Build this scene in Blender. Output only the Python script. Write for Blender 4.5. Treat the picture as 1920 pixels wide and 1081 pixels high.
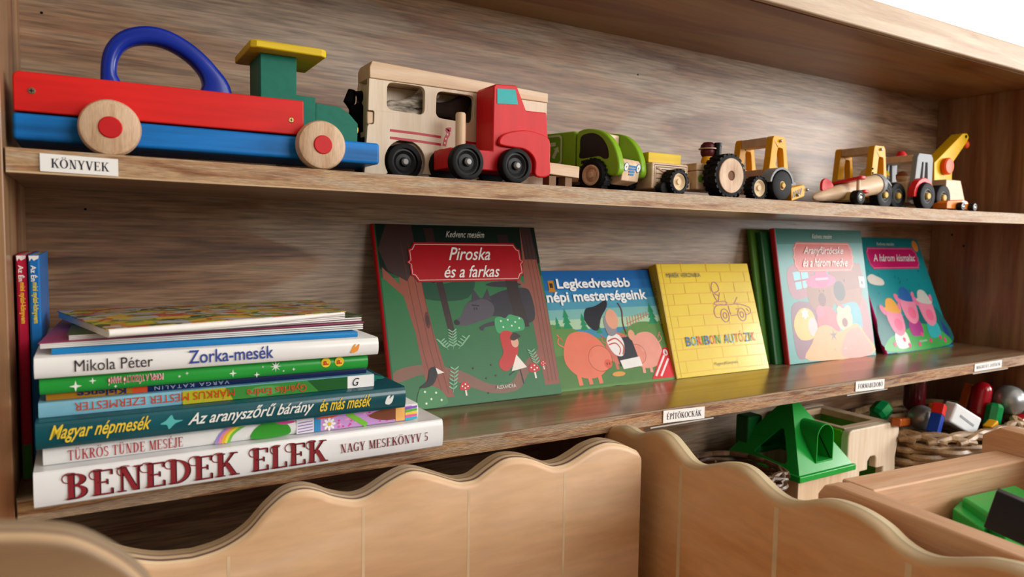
import bpy, bmesh, math, random
from mathutils import Vector, Matrix
from mathutils.geometry import tessellate_polygon
random.seed(7)
for o in list(bpy.data.objects): bpy.data.objects.remove(o)
SC = bpy.context.scene
COL = SC.collection
# ------------------------------------------------------------------ camera
F_PX = 1332.0
CAM = Vector((0.0494, -0.6281, 0.1993))
CR = Vector((0.8579, -0.5135, 0.0162)).normalized()
CF = Vector((0.5133, 0.8553, -0.0707)).normalized()
CU = CR.cross(CF).normalized()
CR = CF.cross(CU).normalized()
cd = bpy.data.cameras.new('camera'); cam = bpy.data.objects.new('camera', cd); COL.objects.link(cam)
cd.sensor_width = 36.0; cd.sensor_fit = 'HORIZONTAL'; cd.lens = F_PX/1920*36
cd.clip_start = 0.01; cd.clip_end = 100
m3 = Matrix((CR, CU, -CF)).transposed()
cam.matrix_world = Matrix.Translation(CAM) @ m3.to_4x4()
cd.dof.use_dof = True; cd.dof.focus_distance = 0.76; cd.dof.aperture_fstop = 7.5
SC.camera = cam
# ------------------------------------------------------------------ world, light, exposure
SC.view_settings.view_transform = 'Standard'; SC.view_settings.look = 'None'
SC.view_settings.gamma = 1.0; SC.view_settings.use_curve_mapping = False
SC.view_settings.exposure = -0.5
w = bpy.data.worlds.new('overcast_sky'); SC.world = w; w.use_nodes = True
w.node_tree.nodes['Background'].inputs[0].default_value = (1.0, 1.0, 1.0, 1)
w.node_tree.nodes['Background'].inputs[1].default_value = 2.2
def area(name, loc, aim, sx, sy, energy, col):
    ld = bpy.data.lights.new(name, 'AREA'); ld.shape = 'RECTANGLE'; ld.size = sx; ld.size_y = sy; ld.energy = energy; ld.color = col
    lo = bpy.data.objects.new(name, ld); COL.objects.link(lo); lo.location = loc
    lo.rotation_euler = (Vector(aim)-Vector(loc)).to_track_quat('-Z', 'Y').to_euler()
# daylight entering through the window in the right wall, plus an added fill lamp behind the viewer
area('window_daylight_right', (3.36, -1.42, .56), (2.3, -1.42, .5),   .90, .84, 88, (1.0, .98, .95))
area('added_front_fill', (2.1, -3.15, 1.15), (1.7, -2.2, 1.0), 2.0, 1.3, 88, (1.0, .98, .95))

# ------------------------------------------------------------------ measures of the bookcase (metres)
Z1, Z2, D, W = 0.2585, 0.4976, 0.208, 1.5806
def zU(x): return Z1 - 0.00364*4*x*(W-x)/W**2
def zM(x): return -0.00292*4*x*(W-x)/W**2
ZL = -0.236
def ray(u, v): return CF + CR*((u-960)/F_PX) - CU*((v-540.5)/F_PX)
def at(u, v, Y):
    d = ray(u, v); return CAM + d*((Y-CAM.y)/d.y)
def atz(u, v, Z):
    d = ray(u, v); return CAM + d*((Z-CAM.z)/d.z)
def atp(u, v, O, n):
    d = ray(u, v); return CAM + d*((Vector(O)-CAM).dot(n)/d.dot(n))
def xz(u, v, Y): p = at(u, v, Y); return (p.x, p.z)

# ------------------------------------------------------------------ materials
def lin(c): return c/12.92 if c <= .04045 else ((c+.055)/1.055)**2.4
def hexc(h, k=1.0):
    h = h.lstrip('#'); return tuple(min(1, lin(int(h[i:i+2], 16)/255)*k) for i in (0, 2, 4)) + (1,)
MATS = {}
def set_ramp(node, stops):
    e = node.color_ramp.elements
    while len(e) > 1: e.remove(e[-1])
    e[0].position = stops[0][0]; e[0].color = stops[0][1]
    for p_, c_ in stops[1:]: q_ = e.new(p_); q_.color = c_
def base_mat(name):
    m = bpy.data.materials.new(name); m.use_nodes = True
    nt = m.node_tree; b = nt.nodes['Principled BSDF']; MATS[name] = m
    return m, nt, b
def mat(name, col, rough=.5, var=.06, scale=(40, 40, 40), bump=0.0, metal=0.0, coat=0.0, spec=.2):
    if name in MATS: return MATS[name]
    m, nt, b = base_mat(name)
    tc = nt.nodes.new('ShaderNodeTexCoord'); mp = nt.nodes.new('ShaderNodeMapping'); mp.inputs['Scale'].default_value = scale
    nz = nt.nodes.new('ShaderNodeTexNoise'); nz.inputs['Scale'].default_value = 1; nz.inputs['Detail'].default_value = 5
    nt.links.new(tc.outputs['Object'], mp.inputs[0]); nt.links.new(mp.outputs[0], nz.inputs['Vector'])
    rp = nt.nodes.new('ShaderNodeValToRGB'); rp.color_ramp.elements[0].position = .3; rp.color_ramp.elements[1].position = .7
    rp.color_ramp.elements[0].color = hexc(col, 1-var*2); rp.color_ramp.elements[1].color = hexc(col, 1+var)
    nt.links.new(nz.outputs['Fac'], rp.inputs[0]); nt.links.new(rp.outputs[0], b.inputs['Base Color'])
    b.inputs['Roughness'].default_value = rough; b.inputs['Metallic'].default_value = metal
    b.inputs['Coat Weight'].default_value = coat; b.inputs['Coat Roughness'].default_value = .12
    b.inputs['Specular IOR Level'].default_value = spec
    if bump:
        bp = nt.nodes.new('ShaderNodeBump'); bp.inputs['Strength'].default_value = bump; bp.inputs['Distance'].default_value = .001
        nt.links.new(nz.outputs['Fac'], bp.inputs['Height']); nt.links.new(bp.outputs[0], b.inputs['Normal'])
    return m
def wood(name, cols, axis='X', across=30, along=2.2, rough=.4, coat=0.0, patch=None, patch_scale=(2.5, 9), bump=.15, fine=.35, seed=0.0, spec=.5, patch_amt=.8, fine_k=9):
    """streaky wood grain running along one axis, with optional pale patches"""
    m, nt, b = base_mat(name); N = nt.nodes; L = nt.links
    def sc(al, ac): return {'X': (al, ac, ac), 'Y': (ac, al, ac), 'Z': (ac, ac, al)}[axis]
    tc = N.new('ShaderNodeTexCoord')
    def noise(al, ac, detail, dist=.0, off=0):
        mp = N.new('ShaderNodeMapping'); mp.inputs['Scale'].default_value = sc(al, ac)
        mp.inputs['Location'].default_value = (seed+off, seed*1.7+off, seed*.6-off)
        nz = N.new('ShaderNodeTexNoise'); nz.inputs['Scale'].default_value = 1; nz.inputs['Detail'].default_value = detail
        nz.inputs['Distortion'].default_value = dist
        L.new(tc.outputs['Object'], mp.inputs[0]); L.new(mp.outputs[0], nz.inputs['Vector']); return nz.outputs['Fac']
    n1 = noise(along, across, 6, .6)
    rp = N.new('ShaderNodeValToRGB'); set_ramp(rp, [(.30 + .40*i/max(1, len(cols)-1), hexc(c)) for i, c in enumerate(cols)])
    L.new(n1, rp.inputs[0]); out = rp.outputs[0]
    if patch:
        n2 = noise(patch_scale[0], patch_scale[1], 4, 1.2, 5)
        r2 = N.new('ShaderNodeValToRGB'); r2.color_ramp.elements[0].position = .50; r2.color_ramp.elements[1].position = .58
        r2.color_ramp.elements[1].color = (patch_amt,)*3+(1,)
        L.new(n2, r2.inputs[0])
        mx = N.new('ShaderNodeMix'); mx.data_type = 'RGBA'; mx.inputs[7].default_value = hexc(patch)
        L.new(r2.outputs[0], mx.inputs[0]); L.new(out, mx.inputs[6]); out = mx.outputs[2]
    n3 = noise(along*9, across*fine_k, 2.5, .2, 9)
    r3 = N.new('ShaderNodeValToRGB'); r3.color_ramp.elements[0].position = .3; r3.color_ramp.elements[1].position = .7
    r3.color_ramp.elements[0].color = (1-fine,)*3+(1,); r3.color_ramp.elements[1].color = (1, 1, 1, 1)
    L.new(n3, r3.inputs[0])
    mm = N.new('ShaderNodeMix'); mm.data_type = 'RGBA'; mm.blend_type = 'MULTIPLY'; mm.inputs[0].default_value = 1
    L.new(out, mm.inputs[6]); L.new(r3.outputs[0], mm.inputs[7])
    L.new(mm.outputs[2], b.inputs['Base Color'])
    b.inputs['Roughness'].default_value = rough; b.inputs['Coat Weight'].default_value = coat; b.inputs['Coat Roughness'].default_value = .18
    b.inputs['Specular IOR Level'].default_value = spec
    bp = N.new('ShaderNodeBump'); bp.inputs['Strength'].default_value = bump; bp.inputs['Distance'].default_value = .0008
    L.new(n3, bp.inputs['Height']); L.new(bp.outputs[0], b.inputs['Normal'])
    return m
def ply(name, cols, layers, thick, axis, face_cols):
    """plywood: grain on the faces, ply layers wherever the edge is cut (object-space depth decides)"""
    m = wood(name, face_cols, axis=axis, across=16, along=3, rough=.45, bump=.1, fine=.12)
    nt = m.node_tree; N = nt.nodes; L = nt.links; b = N['Principled BSDF']
    src = b.inputs['Base Color'].links[0].from_socket
    tc = N.new('ShaderNodeTexCoord'); sp = N.new('ShaderNodeSeparateXYZ'); L.new(tc.outputs['Object'], sp.inputs[0])
    mr = N.new('ShaderNodeMapRange'); mr.inputs['From Min'].default_value = 0; mr.inputs['From Max'].default_value = thick
    L.new(sp.outputs['Y'], mr.inputs['Value'])
    rp = N.new('ShaderNodeValToRGB'); set_ramp(rp, [(p_, hexc(c)) for p_, c in layers])
    L.new(mr.outputs[0], rp.inputs[0])
    r2 = N.new('ShaderNodeValToRGB'); K, O_ = (0, 0, 0, 1), (1, 1, 1, 1); set_ramp(r2, [(.02, K), (.045, O_), (.955, O_), (.98, K)])
    L.new(mr.outputs[0], r2.inputs[0])
    mx = N.new('ShaderNodeMix'); mx.data_type = 'RGBA'; L.new(r2.outputs[0], mx.inputs[0]); L.new(src, mx.inputs[6]); L.new(rp.outputs[0], mx.inputs[7])
    L.new(mx.outputs[2], b.inputs['Base Color'])
    return m
CASE = ['#4a2c1b', '#6e4a31', '#8d6a4c', '#a08467']
M_back = wood('bookcase_back_wood', ['#62402a', '#8f6647', '#a88463', '#b1977a'], 'X', 30, 2.6, .45, .05, '#ab957d', (2.2, 10), fine=.55, seed=2.3, fine_k=13, bump=.3)
M_shelf = wood('bookcase_shelf_wood', ['#6d4b33', '#8a6748', '#a28468'], 'X', 26, 1.4, .3, .55, '#a79379', (1.2, 9), fine=.2, seed=5.1, bump=.05)
M_under = wood('bookcase_top_wood', ['#6e3c1e', '#8f5a32', '#ac7a48', '#824a2a'], 'X', 16, 1.6, .4, .2, '#a58354', (1.2, 9), fine=.18, seed=8.8, patch_amt=.7)
M_side = wood('bookcase_side_wood', ['#5c301a', '#84502f', '#9c6c46', '#b08c64'], 'Z', 22, 1.8, .4, .2, '#9b7c5c', (1.2, 9), fine=.22, seed=3.7, patch_amt=.6)
M_edge = wood('shelf_edge_wood', ['#8a5a36', '#b0845c', '#c4a27c', '#b58a60'], 'X', 150, 16, .55, 0, '#c3ad92', (6, 60), fine=.4, bump=.6, seed=1.3)
M_edge_dk = wood('worn_edge_wood', ['#5e2e12', '#9c6438', '#c79a69', '#8b4f26'], 'X', 170, 16, .6, 0, '#bda386', (5, 90), fine=.5, bump=1.0, seed=4.3, patch_amt=.7)
M_toprail = wood('top_rail_wood', ['#b79a80', '#c9b096', '#d6c2ab'], 'X', 60, 4, .5, 0, None, fine=.15, seed=6.3)
M_birch = ['#c98f5c', '#d3a06e', '#dab283']
LAY = [(0, '#dab48c'), (.07, '#dab48c'), (.09, '#e4c8a4'), (.15, '#e0c4a0'), (.17, '#74564a'), (.25, '#7c5e50'), (.27, '#d6ba9a'), (.42, '#d2b694'), (.45, '#8c7460'), (.52, '#94795f'), (.55, '#b89c7a'), (.72, '#a78c6a'), (.74, '#b79c7c'), (1, '#9d8464')]
M_ply = ply('birch_plywood', None, LAY, .029, 'X', ['#d0a076', '#e0b68c', '#ebc8a6'])
LAY2 = [(0, '#cfa981'), (.12, '#c8a983'), (.2, '#c2a681'), (.4, '#b59c78'), (.48, '#a3906e'), (.55, '#d6c5a4'), (.85, '#cdb993'), (1, '#bfa983')]
M_ply2 = ply('birch_plywood_side', None, LAY2, .022, 'X', ['#cd8c56', '#dea572', '#e8b88c'])
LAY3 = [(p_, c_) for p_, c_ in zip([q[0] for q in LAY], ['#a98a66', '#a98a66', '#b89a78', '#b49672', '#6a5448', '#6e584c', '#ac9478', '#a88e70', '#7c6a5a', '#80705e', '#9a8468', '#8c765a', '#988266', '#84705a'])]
M_ply3 = ply('birch_plywood_shaded', None, LAY3, .018, 'X', ['#7f6142', '#8a6b4a', '#947552'])  # face and layer colours darkened: shade near the viewer put into the plywood
M_groove = mat('groove_filler', '#dfc29e', .7)
M_pine = wood('pine_board', ['#d29a70', '#dcab84', '#e4ba98'], 'X', 60, 3, .55, 0, None, fine=.15, seed=2)
M_pine2 = wood('pine_board_cross', ['#d29a70', '#dcab84', '#e4ba98'], 'Y', 60, 3, .55, 0, None, fine=.15, seed=4)
M_beech = wood('toy_beech', ['#d2ad88', '#dcbc9a', '#e4cbad'], 'X', 90, 6, .5, 0, None, fine=.12, seed=1.1, bump=.05)
M_beechZ = wood('toy_beech_upright', ['#d2ad88', '#dcbc9a', '#e4cbad'], 'Z', 90, 6, .5, 0, None, fine=.12, seed=1.9, bump=.05)
M_maple = wood('toy_maple', ['#d8c0a2', '#e0ccb2', '#e6d6c0'], 'Z', 120, 6, .5, 0, None, fine=.08, seed=3.9, bump=.03)
M_wheelw = wood('wheel_wood', ['#c39a76', '#d6b392', '#dfc0a0'], 'Z', 130, 14, .55, 0, None, fine=.25, seed=7.9, bump=.05)
G = dict(scale=(12, 160, 160), bump=.05)
M_red = mat('red_paint', '#d8201c', .42, .06, **G)
M_red2 = mat('toy_red_paint', '#d4252b', .38, .05, (160, 160, 14), .05)
M_redcap = mat('red_cap_paint', '#c81f22', .4)
M_blue = mat('blue_paint', '#1474c4', .4, .22, (7, 120, 120), .05)
M_navy = mat('handle_blue_paint', '#122c96', .28, .04, coat=.2)
M_green = mat('green_paint', '#15705c', .5, .05, (160, 12, 160), .05)
M_yellow = mat('yellow_paint', '#dcbc24', .45, .06, **G)
M_black = mat('black_rubber', '#121214', .6, .1, (200, 200, 200), spec=.18)
M_blackp = mat('black_plastic', '#18191b', .4, .03, spec=.25)
M_hubw = mat('hub_cream_wood', '#e4cba6', .5, .06, (60, 60, 60))
M_steel = mat('steel', '#b9b9b9', .3, .05, metal=.9)
M_capg = mat('grey_cap', '#b4b6b8', .5, .02)
M_brass = mat('brass', '#b8a46a', .35, .05, metal=.8)
M_paper = mat('white_paper', '#f0eee9', .7, .02)
M_pages = mat('page_edges', '#e6e2d6', .8, .08, (3, 3, 900), .3)
M_pagesV = mat('page_edges_upright', '#e6e2d6', .8, .08, (3, 900, 3), .3)
M_ink = mat('black_ink', '#24222c', .6, .02)
M_lime = mat('lime_paint', '#7cab1e', .4, .04, coat=.15)
M_amber = mat('amber_paint', '#eba91d', .42, .05)
M_grey = mat('grey_paint', '#8b9096', .45, .04)
M_dkwin = mat('dark_window', '#1d1512', .35)
M_orange = mat('orange_paint', '#f0571f', .4, .03)
M_teal = mat('teal_print', '#3fb3b4', .5)
M_whitecard = mat('label_card', '#efeeec', .55, .01)
def P(hexv, rough=.3): return mat('print_'+hexv.lstrip('#'), hexv, rough, .03)

# ------------------------------------------------------------------ object helpers
def wloc(o):
    v = Vector((0, 0, 0))
    while o is not None: v = v + o.location; o = o.parent
    return v
def thing(name, label, cat, loc=(0, 0, 0), group=None, rotz=0.0):
    o = bpy.data.objects.new(name, None); COL.objects.link(o); o.empty_display_size = .02
    o.location = loc; o.rotation_euler = (0, 0, rotz); o['label'] = label; o['category'] = cat
    if group: o['group'] = group
    return o
def tag(o, label, cat, group=None):
    o['label'] = label; o['category'] = cat
    if group: o['group'] = group
    return o
def obj(name, bm, material, parent=None, local=False, bev=0.0, seg=2, smooth=True, angle=38, origin=None, label=None):
    """bm holds world coordinates unless local; the new object's origin is its parent's origin"""
    me = bpy.data.meshes.new(name)
    bmesh.ops.recalc_face_normals(bm, faces=bm.faces[:])
    if not local:
        off = wloc(parent) if parent is not None else Vector(origin or (0, 0, 0))
        bm.transform(Matrix.Translation(-off))
    bm.to_mesh(me); bm.free()
    o = bpy.data.objects.new(name, me); COL.objects.link(o)
    if parent is not None: o.parent = parent
    elif origin: o.location = origin
    for mm in (material if isinstance(material, (list, tuple)) else [material]): me.materials.append(mm)
    if smooth:
        for p in me.polygons: p.use_smooth = True
        me.set_sharp_from_angle(angle=math.radians(angle))
    if bev:
        md = o.modifiers.new('bevel', 'BEVEL'); md.width = bev; md.segments = seg; md.limit_method = 'ANGLE'
        md.angle_limit = math.radians(40); md.harden_normals = True
    if label: o['label'] = label
    return o
def NB(): return bmesh.new()
def box(bm, x0, x1, y0, y1, z0, z1):
    v = [bm.verts.new(c) for c in ((x0,y0,z0),(x1,y0,z0),(x1,y1,z0),(x0,y1,z0),(x0,y0,z1),(x1,y0,z1),(x1,y1,z1),(x0,y1,z1))]
    for f in ((3,2,1,0),(4,5,6,7),(0,1,5,4),(1,2,6,5),(2,3,7,6),(3,0,4,7)): bm.faces.new([v[i] for i in f])
    return bm
def mkbox(*a): return box(NB(), *a)
def prism(bm, pts, y0, y1, holes=(), axis='Y'):
    """2-D outline (x,z) with holes, extruded along Y (or along X / Z)"""
    def put(a, b, c):
        return {'Y': (a, c, b), 'X': (c, a, b), 'Z': (a, b, c)}[axis]
    loops = [list(pts)] + [list(h) for h in holes]
    fr = []; bk = []
    for lp in loops:
        fr.append([bm.verts.new(put(a, b, y0)) for a, b in lp]); bk.append([bm.verts.new(put(a, b, y1)) for a, b in lp])
        n = len(lp)
        for i in range(n):
            j = (i+1) % n
            bm.faces.new((fr[-1][i], fr[-1][j], bk[-1][j], bk[-1][i]))
    if len(loops) == 1:
        bm.faces.new(fr[0]); bm.faces.new(bk[0][::-1])
    else:
        tri = tessellate_polygon([[Vector((a, b, 0)) for a, b in lp] for lp in loops])
        F = [v for l in fr for v in l]; B = [v for l in bk for v in l]
        for t in tri:
            try: bm.faces.new([F[i] for i in t]); bm.faces.new([B[i] for i in t][::-1])
            except ValueError: pass
    return bm
def mkprism(*a, **k): return prism(NB(), *a, **k)
def lathe(bm, prof, c, axis='Y', n=32):
    """prof: list of (radius, offset along axis)"""
    rings = []
    for r, t in prof:
        ring = []
        if r < 1e-6:
            p = {'Y': (0, t, 0), 'X': (t, 0, 0), 'Z': (0, 0, t)}[axis]; ring = [bm.verts.new(Vector(c)+Vector(p))]
        else:
            for i in range(n):
                a = 2*math.pi*i/n; ca, sa = r*math.cos(a), r*math.sin(a)
                p = {'Y': (ca, t, sa), 'X': (t, ca, sa), 'Z': (ca, sa, t)}[axis]
                ring.append(bm.verts.new(Vector(c)+Vector(p)))
        rings.append(ring)
    for A, B in zip(rings, rings[1:]):
        if len(A) == 1 and len(B) == 1: continue
        for i in range(n):
            j = (i+1) % n
            if len(A) == 1: bm.faces.new((A[0], B[i], B[j]))
            elif len(B) == 1: bm.faces.new((A[i], A[j], B[0]))
            else: bm.faces.new((A[i], A[j], B[j], B[i]))
    return bm
def mklathe(*a, **k): return lathe(NB(), *a, **k)
def cyl(c, r, y0, y1, axis='Y', n=28):
    return mklathe([(0, y0), (r, y0), (r, y1), (0, y1)], c, axis=axis, n=n)
def tube(bm, path, rad, n=8, closed=False, flat=1.0):
    path = [Vector(p) for p in path]; rings = []; N = len(path); up = Vector((0, 0, 1))
    for i, p in enumerate(path):
        a = path[(i-1) % N] if (closed or i > 0) else p; b = path[(i+1) % N] if (closed or i < N-1) else p
        t = (b-a).normalized(); s = t.cross(up)
        if s.length < 1e-4: s = Vector((1, 0, 0))
        s.normalize(); q = s.cross(t).normalized(); r = rad[i] if isinstance(rad, (list, tuple)) else rad
        rings.append([bm.verts.new(p + s*(r*math.cos(2*math.pi*k/n)) + q*(r*flat*math.sin(2*math.pi*k/n))) for k in range(n)])
    for i in range(N if closed else N-1):
        A = rings[i]; B = rings[(i+1) % N]
        for k in range(n): bm.faces.new((A[k], A[(k+1) % n], B[(k+1) % n], B[k]))
    if not closed: bm.faces.new(rings[0][::-1]); bm.faces.new(rings[-1])
    return bm
def ball(c, r, sx=1, sy=1, sz=1, n=20):
    bm = NB(); bmesh.ops.create_uvsphere(bm, u_segments=n, v_segments=n//2+2, radius=r)
    bm.transform(Matrix.Translation(Vector(c)) @ Matrix.Diagonal((sx, sy, sz, 1))); return bm
def rrect(x0, x1, z0, z1, r, n=5):
    pts = []
    for cx, cz, a0 in ((x1-r, z1-r, 0), (x0+r, z1-r, 90), (x0+r, z0+r, 180), (x1-r, z0+r, 270)):
        for i in range(n+1):
            a = math.radians(a0+90*i/n); pts.append((cx+r*math.cos(a), cz+r*math.sin(a)))
    return pts
def ellipse(cx, cz, rx, rz, n=28, rot=0, a0=0, a1=360):
    out = []; full = (a1-a0) >= 360
    for i in range(n if full else n+1):
        a = math.radians(a0+(a1-a0)*i/n); x = rx*math.cos(a); z = rz*math.sin(a)
        out.append((cx+x*math.cos(rot)-z*math.sin(rot), cz+x*math.sin(rot)+z*math.cos(rot)))
    return out
def round_poly(pts, r, n=5):
    out = []; N_ = len(pts)
    for i in range(N_):
        p = Vector(pts[i]); a = Vector(pts[i-1]); b = Vector(pts[(i+1) % N_])
        k = min(r, (a-p).length*.45, (b-p).length*.45); p0 = p+(a-p).normalized()*k; p1 = p+(b-p).normalized()*k
        for j in range(n+1):
            t = j/n; q = p0*(1-t)**2+p*2*t*(1-t)+p1*t*t; out.append((q.x, q.y))
    return out
def smooth_pts(pts, k=5, closed=False):
    """Catmull-Rom through 2-D points"""
    n = len(pts); out = []
    rng = range(n) if closed else range(n-1)
    for i in rng:
        g = (lambda j: pts[j % n]) if closed else (lambda j: pts[max(0, min(n-1, j))])
        p0, p1, p2, p3 = g(i-1), g(i), g(i+1), g(i+2)
        for s in range(k):
            t = s/k
            out.append(tuple(.5*((2*b)+(-a+c)*t+(2*a-5*b+4*c-d)*t*t+(-a+3*b-3*c+d)*t**3) for a, b, c, d in zip(p0, p1, p2, p3)))
    if not closed: out.append(pts[-1])
    return out
# ------------------------------------------------------------------ flat print: polygons and lettering
class Art:
    """coloured flat print, one mesh with one material slot per ink; layer order gives tiny offsets"""
    def __init__(s): s.bm = NB(); s.mats = []; s.k = 0
    def poly(s, pts, col):
        m = col if not isinstance(col, str) else P(col)
        if m not in s.mats: s.mats.append(m)
        s.k += 1; d = -.00008 - .000006*s.k
        vs = [s.bm.verts.new((a, d, b)) for a, b in pts]
        try: f = s.bm.faces.new(vs); f.material_index = s.mats.index(m)
        except ValueError: pass
        return s
    def ell(s, cx, cz, rx, rz, col, rot=0, n=24): return s.poly(ellipse(cx, cz, rx, rz, n, rot), col)
    def blob(s, pts, col, k=4): return s.poly(smooth_pts(pts, k, True), col)
    def line(s, pts, wd, col, closed=False):
        n = len(pts); L = []; R = []
        for i in range(n):
            a = pts[i-1] if (i > 0 or closed) else pts[i]; b = pts[(i+1) % n] if (i < n-1 or closed) else pts[i]
            dx, dz = b[0]-a[0], b[1]-a[1]; l = math.hypot(dx, dz) or 1
            ww = wd[i] if isinstance(wd, (list, tuple)) else wd
            L.append((pts[i][0]-dz/l*ww/2, pts[i][1]+dx/l*ww/2)); R.append((pts[i][0]+dz/l*ww/2, pts[i][1]-dx/l*ww/2))
        m = P(col)
        if m not in s.mats: s.mats.append(m)
        s.k += 1; d = -.00008-.000006*s.k
        vl = [s.bm.verts.new((a, d, b)) for a, b in L]; vr = [s.bm.verts.new((a, d, b)) for a, b in R]
        for i in range(n if closed else n-1):
            j = (i+1) % n; f = s.bm.faces.new((vl[i], vl[j], vr[j], vr[i])); f.material_index = s.mats.index(m)
        return s
    def star(s, cx, cz, r, col, n=4, q=.3):
        return s.poly([(cx+(r if i % 2 == 0 else r*q)*math.sin(math.pi*i/n), cz+(r if i % 2 == 0 else r*q)*math.cos(math.pi*i/n)) for i in range(2*n)], col)
    def done(s, parent, name='cover_print', mtx=None):
        bm = s.bm; me = bpy.data.meshes.new(name)
        for f in bm.faces:
            f.normal_update()
            if f.normal.y > 0: f.normal_flip()
        if mtx: bm.transform(mtx)
        bm.to_mesh(me); bm.free()
        for m in s.mats: me.materials.append(m)
        o = bpy.data.objects.new(name, me); COL.objects.link(o); o.parent = parent; return o
FONT_TMP = bpy.data.curves.new('lettering_tmp', 'FONT')
FONT_OBJ = bpy.data.objects.new('lettering_tmp', FONT_TMP)
def text_bm(body, shear=0.0, bold=0.0, space=1.0):
    c = FONT_TMP; c.body = body; c.size = 1; c.shear = shear; c.offset = bold; c.space_character = space; c.resolution_u = 3
    me = bpy.data.meshes.new_from_object(FONT_OBJ); bm = NB(); bm.from_mesh(me); bpy.data.meshes.remove(me)
    return bm
def text(parent, body, x0, z0, x1, z1, col, shear=0.0, bold=0.0, rot=0, slope=0.0, depth=.0006, space=1.0, serif=False, mtx=None, wave=0):
    """lettering fitted into the rectangle (x0,z0)-(x1,z1) of the parent's front plane; rot in quarter turns"""
    bm = serif_bm(body) if serif else text_bm(body, shear, bold, space)
    xs = [v.co.x for v in bm.verts]; ys = [v.co.y for v in bm.verts]
    ax, bx, ay, by = min(xs), max(xs), min(ys), max(ys)
    for v in bm.verts:
        a = (v.co.x-ax)/(bx-ax); b = (v.co.y-ay)/(by-ay)
        if rot == 2: a, b = 1-a, 1-b
        elif rot == 1: a, b = 1-b, a
        elif rot == 3: a, b = b, 1-a
        v.co = (x0+(x1-x0)*a, -depth, z0+(z1-z0)*b+slope*(x0+(x1-x0)*a-x0)+wave*math.sin(a*9))
    if mtx: bm.transform(mtx)
    for f in bm.faces:
        f.normal_update()
        if f.normal.y > 0 and not mtx: f.normal_flip()
    me = bpy.data.meshes.new('lettering'); bm.to_mesh(me); bm.free()
    me.materials.append(P(col) if isinstance(col, str) else col)
    o = bpy.data.objects.new('lettering', me); COL.objects.link(o); o.parent = parent
    return o
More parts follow.
